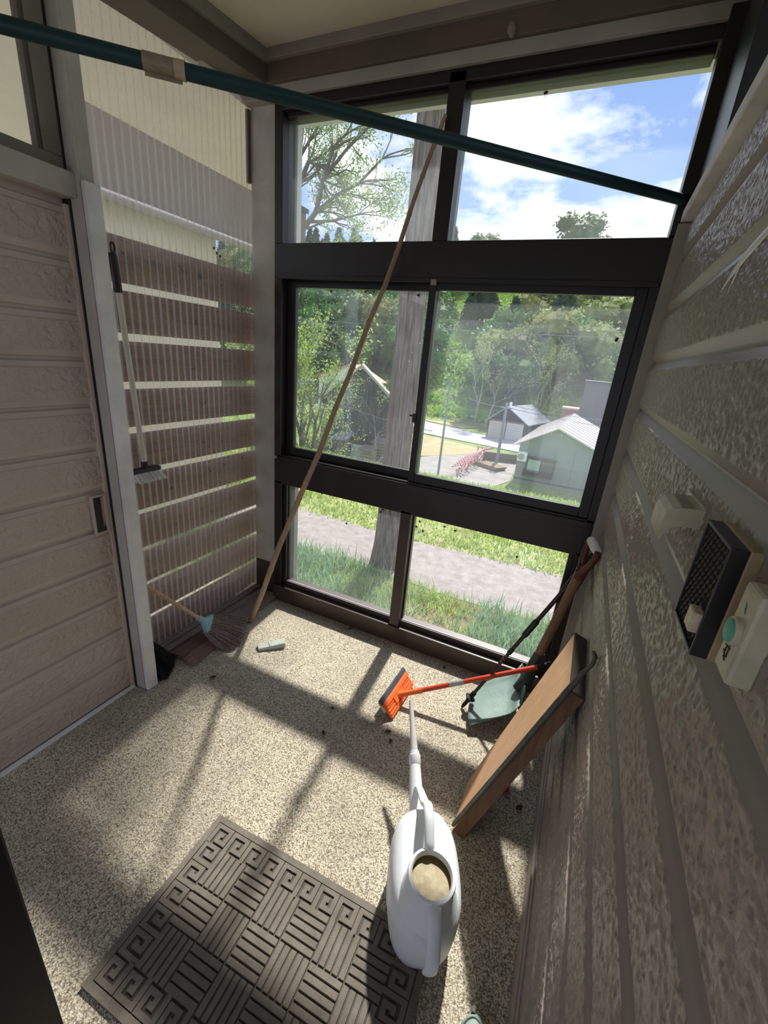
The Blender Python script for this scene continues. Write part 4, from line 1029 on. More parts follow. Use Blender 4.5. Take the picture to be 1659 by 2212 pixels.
# grass: thin real blades
def grass(name, n, x0, x1, yfun, h0, h1, w, mat_, label, seed, dens=None, lean=.5, cat='grass'):
    r = np.random.RandomState(seed); m = 0; P = []
    while m < n:
        x = r.uniform(x0, x1, 4000); u = r.uniform(0, 1, 4000); ya, yb = yfun(x); y = ya + (yb - ya) * u
        if dens is not None:
            k = r.uniform(0, 1, 4000) < dens(x, y); x, y = x[k], y[k]
        P.append(np.stack([x, y], 1)); m += len(x)
    P = np.concatenate(P)[:n]; h = r.uniform(h0, h1, n) * (0.55 + .45 * r.uniform(0, 1, n)); a = r.uniform(0, 2 * np.pi, n)
    la = r.uniform(0, 2 * np.pi, n); ll = r.uniform(0.1, lean, n) * h
    gz = np.array([ground_z(px, py) for px, py in P]) if P[:, 1].max() > 9.4 else np.full(n, -1.0)
    base = np.stack([P[:, 0], P[:, 1], gz - .005], 1)
    side = np.stack([np.cos(a), np.sin(a), np.zeros(n)], 1) * (w * .5)
    ld = np.stack([np.cos(la), np.sin(la), np.zeros(n)], 1)
    midp = base + ld * (ll * .3)[:, None] + np.array([0, 0, 1]) * (h * .6)[:, None]
    tip = base + ld * ll[:, None] + np.array([0, 0, 1]) * h[:, None]
    V = np.stack([base - side, base + side, midp + side * .8, midp - side * .8, tip], 1).reshape(-1, 3)
    me = bpy.data.meshes.new(name)
    q = np.arange(n) * 5
    me.vertices.add(n * 5); me.vertices.foreach_set('co', V.astype(np.float32).ravel())
    loops = np.stack([q, q + 1, q + 2, q + 3, q + 3, q + 2, q + 4], 1).ravel()
    me.loops.add(len(loops)); me.loops.foreach_set('vertex_index', loops.astype(np.int32))
    me.polygons.add(n * 2)
    ls = np.stack([np.arange(n) * 7, np.arange(n) * 7 + 4], 1).ravel(); lt = np.tile([4, 3], n)
    me.polygons.foreach_set('loop_start', ls.astype(np.int32))
    try: me.polygons.foreach_set('loop_total', lt.astype(np.int32))
    except Exception: pass
    me.update(calc_edges=True); me.validate()
    me.materials.append(mat_)
    o = bpy.data.objects.new(name, me); COL.objects.link(o)
    return tag(o, label, cat, kind='stuff')
def m_leaf(name, a, b_, scale=20, trans=.4, obj_rand=0.0):
    t = NT(name); v = t.coord('Position')
    c = t.ramp(t.noise(v, scale, 3, .6), [(0.3, a), (0.7, b_)])
    if obj_rand:
        oi = t.n('ShaderNodeObjectInfo'); hs = t.n('ShaderNodeHueSaturation')
        mr = t.n('ShaderNodeMapRange'); mr.inputs['To Min'].default_value = .5 - obj_rand; mr.inputs['To Max'].default_value = .5 + obj_rand
        t.l(oi.outputs['Random'], mr.inputs['Value']); t.l(mr.outputs[0], hs.inputs['Hue'])
        mv = t.n('ShaderNodeMapRange'); mv.inputs['To Min'].default_value = .75; mv.inputs['To Max'].default_value = 1.25
        t.l(oi.outputs['Random'], mv.inputs['Value']); t.l(mv.outputs[0], hs.inputs['Value'])
        t.l(c, hs.inputs['Color']); c = hs.outputs[0]
    t.col(c); t.set(.6, .2)
    tl = t.n('ShaderNodeBsdfTranslucent'); t.l(c, tl.inputs[0])
    mx_ = t.n('ShaderNodeMixShader'); mx_.inputs[0].default_value = trans
    t.l(t.p.outputs[0], mx_.inputs[1]); t.l(tl.outputs[0], mx_.inputs[2]); t.l(mx_.outputs[0], t.o.inputs['Surface'])
    return t.m
g_bright = m_leaf('bright_grass', srgb(142, 170, 74), srgb(192, 210, 116), 6)
g_mid = m_leaf('mid_grass', srgb(150, 176, 84), srgb(198, 214, 126), 6)
g_blue = m_leaf('blue_green_leaves', srgb(116, 150, 116), srgb(166, 196, 152), 5)
nz = lambda x, y, s, o: np.array([mnoise.noise(Vector((a * s, b * s, o))) for a, b in zip(x, y)]) * .5 + .5
grass('near_grass', 15000, -6.2, 1.6, lambda x: (2.75 + 0 * x, 4.40 + .06 * np.sin(x * 2.1)), .08, .22, .013, g_mid, 'fresh green grass between porch and path', 3, lambda x, y: np.clip((y - 2.6) * .75, .06, 1) * np.clip(nz(x, y, 1.4, 2.) * 2.4 - .5, .15, 1), .8)
grass('daffodil_leaves', 5200, -6.2, 1.6, lambda x: (3.45 + .2 * np.sin(x * 1.3), 4.36 + .06 * np.sin(x * 2.1)), .20, .38, .016, g_blue, 'tall blue green daffodil leaves along the path edge', 5, lambda x, y: np.where(np.abs(x + .95) < .38, .15, 1) * np.clip(nz(x, y, 1.1, 9.) * 2.2 - .3, .1, 1), .55, cat='daffodils')
grass('far_grass', 34000, -13, 2.6, lambda x: (5.66 + .018 * (x + 2), 9.9 + 0 * x), .05, .15, .020, g_bright, 'bright green grass beyond the path up to the bank edge', 7, lambda x, y: np.clip(nz(x, y, .9, 5.) * 2.6 - .75, .10, 1) * np.where(y > 8.4, 1.3, 1) + np.where(y < 6.1, .5, 0), .9)

# ---- flat ground below
roadm = m_ground('pale_road', [(0.3, srgb(160, 156, 156)), (0.7, srgb(182, 178, 178))], 1.2, bump=0)
dirtm = m_ground('tan_field', [(0.3, srgb(158, 136, 106)), (0.7, srgb(190, 170, 136))], .8, bump=.05)
lotm = m_ground('dry_grass_lot', [(0.32, srgb(150, 160, 92)), (0.5, srgb(172, 154, 116)), (0.7, srgb(192, 176, 146))], .7, bump=.05)
drvm = m_ground('grey_yard', [(0.3, srgb(138, 132, 126)), (0.7, srgb(166, 160, 152))], .9, bump=0)
def patch(name, pts, z, m, label, cat, kind='structure'):
    return tag(obj(name, MB().prism([(x, y, ZL + z) for x, y in pts], (0, 0, .02)), m), label, cat, kind=kind)
patch('grey_yard', [(-12.5, 27), (-5.0, 24), (-3.6, 29), (-4.0, 37.5), (-7.2, 38.6), (-10.8, 31.5)], .02, drvm, 'grey paved yard in front of the pale house', 'yard')
patch('dry_lot', [(-20, 36), (-10.9, 31.6), (-7.3, 36.8), (-7.7, 39.0), (-16, 42.0)], .03, lotm, 'dry tan lot between yard and lower road', 'lot')
patch('lower_road', [(-34, 50), (-14.76, 42.2), (-4.88, 40.3), (10, 38.0), (10, 43.5), (-9.0, 46.9), (-17.95, 51.0), (-34, 58)], .05, roadm, 'pale lower road running past the garage', 'road')
patch('tan_field', [(-32, 62), (-18.1, 51.6), (-12.5, 49.8), (-11, 53.4)], .05, dirtm, 'tan bare field beyond the lower road', 'field')

# ---- buildings
def gable(root, x0, x1, y0, y1, zb, zl_, zr, xp, zp, wall_m, roof_m, oh=.35, th=.10, sk=0.0, ohg=.4, nb=0, ribm=None):
    """front gable facing -y; sk shifts the back end sideways"""
    poly = [(x0, y0, zb), (x1, y0, zb), (x1, y0, zr), (xp, y0, zp), (x0, y0, zl_)]
    n = 5; back = [(p[0] + sk, y1, p[2]) for p in poly]
    mb = MB().add(poly + back, [(0, 1, 2, 3, 4), (9, 8, 7, 6, 5), (0, 5, 6, 1), (1, 6, 7, 2), (2, 7, 8, 3), (3, 8, 9, 4), (4, 9, 5, 0)])
    obj('wall', mb, wall_m, root)
    for (xe, ze) in ((x0, zl_), (x1, zr)):
        dx, dz = xe - xp, ze - zp; L_ = math.hypot(dx, dz); ex, ez = dx / L_ * oh, dz / L_ * oh
        a = (xp, y0 - ohg, zp + .02); b_ = (xe + ex, y0 - ohg, ze + ez + .02)
        a2 = (xp + sk, y1 + ohg, zp + .02); b2 = (xe + ex + sk, y1 + ohg, ze + ez + .02)
        obj('roof_slope', MB().prism([a, b_, b2, a2], (0, 0, th)), roof_m, root)
        for k in range(nb):
            s_ = (k + .5) / nb; y = y0 - ohg + (y1 - y0 + 2 * ohg) * s_; xo = sk * s_
            obj('roof_seam', MB().prism([(xp + xo, y, zp + .02 + th), (xe + ex + xo, y, ze + ez + .02 + th), (xe + ex + xo, y + .07, ze + ez + .02 + th), (xp + xo, y + .07, zp + .02 + th)], (0, 0, .05)), ribm or roof_m, root)
# pale house
hs = thing('pale_house', (-1.3, 29.3, ZL), 'pale blue green house with white metal roof below the bank', 'house')
hw = plain('pale_blue_green_wall', srgb(132, 143, 141), 0.7, 0.2, var=.08, kind='Position', scale=.6)
hr = plain('white_pink_metal_roof', srgb(226, 214, 210), 0.45, 0.4, var=.06, kind='Position', scale=.4)
gable(hs, -3.42, 1.05, 29.3, 41, ZL - .6, -2.95, -2.72, -1.26, -1.74, hw, hr, oh=.45, sk=.45, nb=10, ribm=plain('roof_seam_grey', srgb(190, 180, 176), .5, .3))
wn_ = plain('brown_window_frame', srgb(74, 66, 60), 0.5, 0.4)
fr_ = obj('window', MB().box(-2.78, -1.02, 29.22, 29.31, -4.92, -3.78), wn_, hs)
obj('pane', MB().box(-2.70, -1.92, 29.19, 29.23, -4.70, -3.90), plain('light_frosted_pane', srgb(176, 190, 186), .3, .5), fr_)
obj('pane', MB().box(-1.86, -1.10, 29.19, 29.23, -4.84, -3.90), plain('dark_screen_pane', srgb(94, 104, 102), .4, .4), fr_)
obj('hood', MB().box(-2.86, -0.94, 29.0, 29.31, -3.80, -3.72), wn_, fr_)
obj('railing', MB().box(-2.90, -1.08, 28.98, 29.04, -4.98, -4.92).box(-2.90, -1.08, 28.98, 29.04, -4.78, -4.73).box(-2.90, -1.08, 28.98, 29.04, -4.62, -4.58).box(-2.90, -2.84, 28.98, 29.3, -5.0, -4.58).box(-1.12, -1.06, 28.98, 29.3, -5.0, -4.58), wn_, hs)
acu = obj('air_conditioner', MB().box(-3.40, -2.80, 28.92, 29.31, -4.08, -3.48), M['white'], hs, bevel=.02)
obj('fan_grille', MB().tube([(-3.16, 28.93, -3.78), (-3.16, 28.90, -3.78)], .21, 20), plain('fan_grey', srgb(150, 152, 150), .5, .3), acu)
obj('meter', MB().tube([(-3.22, 29.31, -4.42), (-3.22, 29.22, -4.42)], .16, 16), hw, hs)
obj('base_flashing', MB().box(-3.45, 1.08, 29.24, 29.31, -5.34, -5.28), wn_, hs)
for x in (-1.15, 0.0, 0.85):
    obj('cladding_joint', MB().box(x, x + .02, 29.285, 29.302, -5.28, -2.9), plain('joint_shadow_paint', srgb(108, 114, 115), .7, .2), hs)
# garage
ga = thing('shutter_garage', (-7.3, 46.5, ZL), 'small garage with two roller shutters and grey gable roof beside the lower road', 'garage')
gw_ = plain('dark_gable_board', srgb(74, 68, 62), .8, .2, var=.2, kind='Position', scale=2)
gr_ = plain('grey_tile_roof', srgb(154, 156, 160), .55, .3, var=.1, kind='Position', scale=2)
gable(ga, -9.1, -5.35, 46.6, 52.5, ZL - .2, -3.72, -3.60, -7.35, -2.25, gw_, gr_, oh=.5, sk=1.6, nb=0)
for k in range(2):
    x0 = -8.98 + k * 1.82
    s_ = obj('shutter', MB().box(x0, x0 + 1.74, 46.52, 46.62, ZL, -3.75), plain('pale_shutter', srgb(196, 186, 172) if k == 0 else srgb(204, 202, 196), .5, .3, var=.06), ga)
    for q in range(7):
        obj('slat', MB().box(x0 + .02, x0 + 1.72, 46.49, 46.53, ZL + .08 + q * .25, ZL + .29 + q * .25), s_.data.materials[0], s_)
obj('lintel', MB().box(-9.12, -5.33, 46.45, 46.6, -3.76, -3.60), plain('rust_lintel', srgb(128, 92, 78), .6, .3), ga)
# brick red block and dark building
rd = thing('red_block_building', (-1.4, 48, ZL), 'narrow brick red building end behind the white roof', 'building')
bw_ = plain('brick_red_wall', srgb(140, 92, 84), .8, .2, var=.12, kind='Position', scale=2)
obj('wall', MB().box(-2.15, -0.75, 47.5, 49.6, ZL, -1.75), bw_, rd)
obj('coping', MB().box(-2.25, -0.65, 47.4, 49.7, -1.78, -1.62), plain('pale_coping', srgb(176, 150, 144), .7, .2), rd)
db = thing('dark_building', (1.2, 49, ZL), 'tall dark grey clad building at the right edge of the view', 'building')
dw = plain('dark_purple_grey_cladding', srgb(92, 88, 98), .7, .25, var=.1, kind='Position', scale=1)
obj('wall', MB().box(-0.62, 3.9, 48.0, 54, ZL, 1.0), dw, db)
for q in range(6):
    obj('cladding_panel', MB().box(-0.60 + q * .75, 0.12 + q * .75, 47.95, 48.01, -4.2, .94), dw, db)
obj('roof_edge', MB().box(-0.75, 4.0, 47.85, 54.1, .98, 1.10), plain('dark_edge', srgb(60, 58, 62), .6, .3), db)
obj('lower_band', MB().box(-0.7, 3.9, 47.8, 48.0, -4.5, -4.25), plain('tan_band', srgb(160, 148, 128), .7, .2), db)
# black barn
bn = thing('black_barn', (-14.4, 27.9, ZL), 'weathered black timber barn with grey gable roof among the shrubs', 'barn')
t = NT('black_weathered_boards'); vv_ = t.coord('Position', (5, 5, .5))
t.col(t.ramp(t.noise(vv_, 1.4, 6, .65), [(0.3, srgb(52, 52, 54)), (0.6, srgb(84, 84, 86)), (0.8, srgb(116, 112, 108))])); t.set(.85, .15); bnm = t.m
gable(bn, -18.0, -11.9, 27.9, 31.5, ZL - .4, -1.9, -1.42, -14.6, .70, bnm, plain('grey_thatch_metal_roof', srgb(164, 160, 152), .8, .2, var=.16, kind='Position', scale=2), oh=.55, th=.20, sk=-2.2)
for q in range(12):
    obj('wall_board', MB().box(-17.95 + q * .505, -17.50 + q * .505, 27.86, 27.92, ZL - .2, -2.05), bnm, bn)
# lean-to, panel and hive boxes
st_ = thing('lean_to_shed', (-16.0, 26.9, ZL), 'small dark lean-to shed with grey lid against the barn', 'shed')
obj('wall', MB().box(-16.05, -14.95, 26.5, 27.5, ZL - .2, -4.20), bnm, st_)
obj('lid', MB().prism([(-16.15, 26.3, -4.30), (-14.85, 26.3, -4.30), (-14.85, 27.6, -3.95), (-16.15, 27.6, -3.95)], (0, 0, .08)), plain('grey_lid', srgb(126, 130, 134), .6, .3), st_)
tag(obj('plywood_sheet', MB().box(-14.75, -13.75, 26.95, 27.02, ZL - .1, -4.55), plain('grey_white_sheet', srgb(176, 174, 172), .7, .2, var=.1)), 'pale grey sheet standing between shed and hive boxes', 'sheet')
tag(obj('blue_sheet', MB().box(-13.85, -13.45, 26.85, 26.92, ZL + .35, -4.5), plain('pale_blue_sheet', srgb(150, 166, 200), .7, .2, var=.1)), 'small pale blue sheet hanging by the hive boxes', 'sheet')
def hive(x, y, top, label):
    h_ = thing('bee_hive', (x, y, ZL), label, 'hive', 'stacked wooden boxes by the barn')
    bxm = plain('weathered_box_wood', srgb(150, 138, 118), .8, .2, var=.2); k = 0; z = ZL - .05
    dkm = plain('box_joint_dark', srgb(66, 60, 54), .8, .2)
    while z < top - .2:
        obj('box', MB().box(x - .45, x + .45, y - .4, y + .4, z, z + .17), bxm, h_)
        obj('joint', MB().box(x - .42, x + .42, y - .37, y + .37, z + .17, z + .21), dkm, h_); z += .21
    obj('roof', MB().prism([(x - .58, y - .55, z), (x + .58, y - .55, z), (x + .58, y + .55, z + .18), (x - .58, y + .55, z + .18)], (0, 0, .07)), plain('grey_board_lid', srgb(120, 112, 102), .8, .2), h_)
hive(-12.95, 26.2, -4.42, 'front stack of wooden hive boxes with sloping lid by the barn')
hive(-12.55, 27.3, -4.05, 'rear taller stack of wooden hive boxes beside the trunk')
# red roofed house behind the barn
rh = thing('red_roof_house', (-22, 46, ZL), 'white house with red roof edge half hidden behind the barn', 'house')
gable(rh, -29.5, -22.2, 45, 47, ZL, -1.2, -1.2, -25.2, .25, plain('white_house_wall', srgb(216, 214, 212), .7, .2), plain('red_metal_roof', srgb(196, 122, 100), .6, .3), oh=.6)
# greenhouse-like white patch high on the slope
tag(obj('white_tarp', MB().prism([(-33, 88, ground_z(-33, 88) + .3), (-29.5, 88, ground_z(-29.5, 88) + .3), (-30, 90, ground_z(-30, 90) + 1.6), (-32.5, 90, ground_z(-32.5, 90) + 1.8)], (0, 0, .2)), M['white']), 'small white tarp high on the green slope', 'tarp')

# barrier heap and low wall
bh = thing('barrier_heap', (-6.9, 31, ZL), 'heap of red and white barrier bars at the yard edge', 'barrier')
rwm = NT('red_white_stripes'); vv_ = rwm.coord('Generated', (1, 1, 9))
wv = rwm.n('ShaderNodeTexWave'); rwm.l(rwm.coord('Position', (1, 1, 1)), wv.inputs['Vector']); wv.inputs['Scale'].default_value = 2.2
rwm.col(rwm.ramp(wv.outputs['Fac'], [(0.45, srgb(212, 96, 100)), (0.55, srgb(226, 216, 212))])); rb = random.Random(6)
for k in range(16):
    s_ = k / 15; p = Vector((-6.95 + .35 * s_, 27.9 + 7.0 * s_, ZL + .05)); hh = 1.0 + .5 * math.sin(s_ * 3)
    obj('bar', MB().tube([p + Vector((rb.uniform(-.6, .1), rb.uniform(-.2, .2), 0)), p + Vector((rb.uniform(-.2, .5), rb.uniform(-.3, .6), hh * rb.uniform(.6, 1)))], .055, 6), rwm.m, bh)
    obj('rail', MB().tube([p + Vector((-.4, -.2, hh * .55)), p + Vector((.5, .5, hh * .8))], .05, 6), rwm.m, bh)
lw = thing('low_wall', (-5.3, 35.2, ZL), 'low brown retaining wall at the foot of the pole', 'wall')
obj('wall_course', MB().obox((-5.4, 34.9, ZL + .35), (1.35, .45, 0), (-.04, .12, 0), (0, 0, .35)), plain('brown_wall', srgb(116, 100, 84), .9, .1, var=.2, kind='Position', scale=4), lw)
obj('rubble', MB().obox((-5.6, 32.0, ZL + .15), (.9, -.5, 0), (.3, .5, 0), (.1, 0, .15)), soil, lw)

# poles and wires
pm = plain('grey_steel_pole', srgb(134, 138, 146), .5, .4, var=.06)
def pole(x, y, zt, r, label):
    p = thing('utility_pole', (x, y, ZL), label, 'pole', 'grey poles at the yard')
    obj('shaft', MB().tube([(x, y, ZL - .2), (x - .02, y, zt)], [r, r * .75], 10), pm, p, smooth=40)
    return p
p1_ = pole(-5.52, 34.3, -0.95, .13, 'blue grey utility pole beside the low wall and garage')
obj('insulator', MB().tube([(-5.25, 34.3, -1.25), (-5.25, 34.3, -.85)], .10, 8), M['white'], p1_)
obj('crossarm', MB().box(-5.95, -5.05, 34.2, 34.3, -1.34, -1.26), pm, p1_)
p2_ = pole(-7.78, 26.2, 0.70, .075, 'thin grey pole left of the red and white heap')
obj('stay', MB().tube([(-7.9, 26.2, 0.2), (-9.6, 27.4, -1.7)], .02, 5), pm, p2_)
wm = plain('grey_wire', srgb(120, 122, 124), .6, .2)
def wire(a, b_, sag, r, label):
    a, b_ = Vector(a), Vector(b_); pts = []
    for k in range(17):
        s_ = k / 16; p = a.lerp(b_, s_); p.z -= sag * 4 * s_ * (1 - s_); pts.append(p)
    tag(obj('overhead_wire', MB().tube(pts, r, 5), wm), label, 'wire')
wire((-40, 34, 4.6), (8, 34, 4.3), .55, .022, 'long overhead wire crossing the hill view')
wire((-5.5, 34.3, -1.25), (6, 37, -1.9), .25, .020, 'wire running right from the blue grey pole over the white roof')
wire((-5.5, 34.3, -1.05), (6, 38, -1.35), .25, .020, 'upper wire running right from the blue grey pole')
wire((-5.5, 34.3, -1.25), (-9.5, 38, -1.2), .15, .018, 'short wire running left from the blue grey pole')
wire((-15.4, 27.0, -1.95), (-8.0, 24.5, -2.35), .15, .018, 'thin wire sagging in front of the barn gable')

# ---- trees
bark = m_ground('cedar_bark', [(0.3, srgb(116, 102, 94)), (0.6, srgb(150, 136, 128)), (0.8, srgb(172, 160, 152))], 3, kind='Object', bump=0)
t = NT('cedar_bark_fissured'); vv_ = t.coord('Object', (13, 13, .8)); fb = t.noise(vv_, 3.2, 6, .65, .5)
cb_ = t.ramp(fb, [(0.34, srgb(64, 53, 47)), (0.5, srgb(122, 107, 98)), (0.68, srgb(160, 147, 138))])
t.col(cb_); t.set(.9, .1); t.bump(fb, .03); bark = t.m
CX, CY = -1.945, 4.72
cd = thing('cedar_tree', (CX, CY, -1), 'tall straight cedar trunk beside the path crossing all window rows', 'tree')
seg = 40; rings = []
rb = random.Random(12)
for k in range(30):
    z = -1.02 + k * .35; r = .172 * (1 - .045 * k * .35) if z > -.6 else .172 + .05 * (-.6 - z) / .4
    rings.append([Vector((CX + r * (1 + .035 * mnoise.noise(Vector((q * 1.3, z * .35, 2)))) * math.cos(2 * math.pi * q / seg), CY + r * (1 + .05 * mnoise.noise(Vector((q * 1.1, z * .5, 5)))) * math.sin(2 * math.pi * q / seg), z)) for q in range(seg)])
obj('trunk', MB().rings(rings), bark, cd, smooth=70)
ced = m_leaf('cedar_foliage', srgb(46, 78, 44), srgb(84, 118, 66), 4, .25)
mb = MB(); lv = []
rb = random.Random(21)
def leafquad(mb, p, s, rb, droop=0):
    a = Vector((rb.uniform(-1, 1), rb.uniform(-1, 1), rb.uniform(-1, 1) - droop)).normalized(); b_ = a.orthogonal().normalized(); b_ = (b_ * math.cos(q := rb.uniform(0, 6.28)) + a.cross(b_) * math.sin(q))
    o = len(mb.v); mb.v += [tuple(p), tuple(p + a * s * .5 + b_ * s * .28), tuple(p + a * s), tuple(p + a * s * .5 - b_ * s * .28)]
    mb.f.append((o, o + 1, o + 2, o + 3)); mb.m.append(0)
brm = MB()
for k in range(46):
    z = 4.15 + k * .13; a = k * 2.4; Lb = rb.uniform(.45, .85) * (1.05 if math.cos(a) < .3 else .75)
    e = Vector((CX + math.cos(a) * Lb, CY + math.sin(a) * Lb, z - .12 * Lb)); s_ = Vector((CX, CY, z))
    brm.tube([s_, s_.lerp(e, .5) + Vector((0, 0, .06)), e], [.02, .013, .005], 5)
    for q in range(95):
        leafquad(mb, s_.lerp(e, rb.uniform(.25, 1.05)) + Vector((rb.gauss(0, .17), rb.gauss(0, .17), rb.gauss(-.02, .10))), .085, rb, .5)
obj('branches', brm, bark, cd, smooth=60)
o = obj('foliage', mb, ced, cd); o['kind'] = 'stuff'

def grow(mb, ends, p, d, r, L, depth, rb, spread=.6, upb=.15, taper=.62, nseg=4, kids=3):
    pts = [p]; rad = [r]; dd = d.copy()
    for k in range(nseg):
        dd = (dd + Vector((rb.gauss(0, .16), rb.gauss(0, .16), rb.gauss(0, .12) + upb * .25))).normalized()
        p = p + dd * (L / nseg); pts.append(p); rad.append(r * (1 - (1 - taper) * (k + 1) / nseg))
    mb.tube(pts, rad, 6 if r > .02 else 4, caps=False)
    if depth == 0:
        ends.append((pts, dd)); return
    for c in range(kids):
        t_ = rb.uniform(.45, 1.0) if c else 1.0
        k = min(len(pts) - 1, max(1, int(round(t_ * nseg))))
        a = dd.orthogonal().normalized(); a = (a * math.cos(q := rb.uniform(0, 6.28)) + dd.cross(a) * math.sin(q))
        nd = (dd + a * rb.uniform(spread * .5, spread * 1.3) + Vector((0, 0, upb))).normalized()
        grow(mb, ends, pts[k], nd, rad[k] * rb.uniform(.55, .75), L * rb.uniform(.6, .85), depth - 1, rb, spread, upb, taper, nseg, kids)
def leafy(ends, n, s, jit, rb):
    mb = MB()
    for i in range(n):
        pts, dd = ends[rb.randrange(len(ends))]
        k = rb.randrange(1, len(pts)); p = pts[k - 1].lerp(pts[k], rb.random()) + Vector((rb.gauss(0, jit), rb.gauss(0, jit), rb.gauss(0, jit)))
        leafquad(mb, p, s * rb.uniform(.6, 1.2), rb)
    return mb
greybark = m_ground('grey_branch_bark', [(0.3, srgb(92, 86, 78)), (0.7, srgb(142, 134, 122))], 6, kind='Object', bump=.004, bscale=40)
# branching tree at the upper left, trunk just left of the panes
rb = random.Random(33)
lt = thing('leafing_tree', (-6.15, 8.0, -1.0), 'leafing tree with twisting branches against the sky at the upper left', 'tree')
mb = MB(); ends = []
tr_pts = [(-6.2, 8, -1.05), (-6.12, 8, 1.5), (-6.05, 8, 3.6), (-6.1, 8, 4.5), (-6.25, 8.1, 5.6)]
mb.tube(tr_pts, [.19, .15, .11, .08, .04], 8, caps=False)
for st, pts_, r in (((-6.05, 8, 3.5), [(-5.7, 7.95, 3.75), (-5.38, 7.9, 4.0), (-5.25, 7.9, 4.5), (-5.05, 7.9, 4.95)], .065), ((-6.1, 8, 4.3), [(-5.85, 8.05, 4.55), (-5.68, 8.05, 4.85), (-5.52, 8.05, 4.8), (-5.38, 8.0, 4.55)], .055), ((-6.05, 8, 3.9), [(-5.9, 8.0, 4.4), (-5.82, 8.0, 5.0), (-5.8, 8.0, 5.5)], .04), ((-6.12, 8, 4.6), [(-5.7, 8.1, 5.2), (-5.3, 8.1, 5.6)], .035), ((-5.38, 7.9, 4.0), [(-4.95, 7.9, 4.25), (-4.5, 7.9, 4.4), (-4.1, 7.95, 4.75)], .04), ((-5.25, 7.9, 4.5), [(-4.8, 7.9, 4.9), (-4.35, 7.9, 5.2)], .035), ((-5.5, 7.9, 3.85), [(-5.0, 7.9, 3.85), (-4.5, 7.95, 3.95)], .03), ((-6.08, 8, 3.3), [(-5.7, 8.1, 3.35), (-5.3, 8.1, 3.2)], .03)):
    ps = [Vector(st)] + [Vector(q) for q in pts_]; n = len(ps)
    mb.tube(ps, [r * (1 - .6 * i / (n - 1)) for i in range(n)], 7, caps=False)
    for i in range(1, n):
        for c in range(3):
            d = (ps[i] - ps[i - 1]).normalized(); d = (d + Vector((rb.uniform(-.1, .9), rb.uniform(-.6, .6), rb.uniform(-.7, .7)))).normalized()
            grow(mb, ends, ps[i], d, r * .36, .46, 2, rb, .6, .03, .55, 3, 3)
obj('branches', mb, greybark, lt, smooth=60)
o = obj('foliage', leafy(ends, 11000, .050, .06, rb), m_leaf('young_pale_leaves', srgb(120, 146, 84), srgb(168, 186, 124), 8, .5), lt); o['kind'] = 'stuff'
# shrubs at the left of the sliding pane
def shrub(x, y, zb, h, wdt, n, s, seed, m_, label, name='shrub', kids=3, depth=3, leafjit=.07, bm=greybark, group=None):
    rb = random.Random(seed); root = thing(name, (x, y, zb), label, 'shrub' if name == 'shrub' else 'tree', group); mb = MB(); ends = []
    for k in range(5 if name == 'shrub' else 1):
        d = Vector((rb.uniform(-.5, .5) * wdt, rb.uniform(-.4, .4) * wdt, 1)).normalized()
        grow(mb, ends, Vector((x + rb.uniform(-.15, .15), y + rb.uniform(-.15, .15), zb - .05)), d, h * .016, h * .42, depth, rb, .65 * wdt, .12, .6, 4, kids)
    obj('branches', mb, bm, root, smooth=60)
    if n:
        o = obj('foliage', leafy(ends, n, s, leafjit, rb), m_, root); o['kind'] = 'stuff'
    return root
gl1 = m_leaf('spring_green_leaves', srgb(124, 150, 70), srgb(180, 198, 110), 3, .45)
gl2 = m_leaf('olive_spring_leaves', srgb(112, 130, 76), srgb(160, 170, 104), 2, .4)
shrub(-8.0, 11.6, -2.6, 5.0, .75, 4200, .10, 5, gl1, 'bright spring green shrub at the left edge of the sliding pane')
shrub(-9.6, 13.4, -4.2, 4.4, .9, 2200, .09, 6, gl1, 'lower bright green shrub behind the left frame of the sliding pane')
shrub(-11.2, 16.5, ZL, 7.6, .7, 1500, .10, 9, gl2, 'bare twiggy tree with few olive leaves above the barn roof', 'twiggy_tree', 3, 4, .12)
shrub(-12.9, 18.5, ZL, 8.6, .75, 2400, .11, 14, gl2, 'taller twiggy tree left of the barn peak', 'twiggy_tree', 3, 4, .12)
shrub(-9.6, 20.0, ZL, 6.6, .8, 1400, .11, 19, gl2, 'twiggy tree between barn roof and cedar trunk', 'twiggy_tree', 3, 4, .12)
pale = m_ground('pale_twig_bark', [(0.3, srgb(150, 142, 126)), (0.7, srgb(186, 178, 162))], 4, kind='Object', bump=0)
shrub(-11.0, 54.0, ZL, 7.5, .8, 500, .22, 23, gl2, 'bare pale tree left of the shutter garage', 'twiggy_tree', 3, 4, .2, pale)
shrub(-12.6, 56.0, ZL, 9.5, .7, 900, .25, 29, gl2, 'tall half bare tree behind the shutter garage', 'twiggy_tree', 3, 4, .2, pale)
shrub(-5.2, 57.0, ZL, 9.5, .7, 900, .25, 31, gl2, 'half bare tree between garage and dark building', 'twiggy_tree', 3, 4, .2, pale)

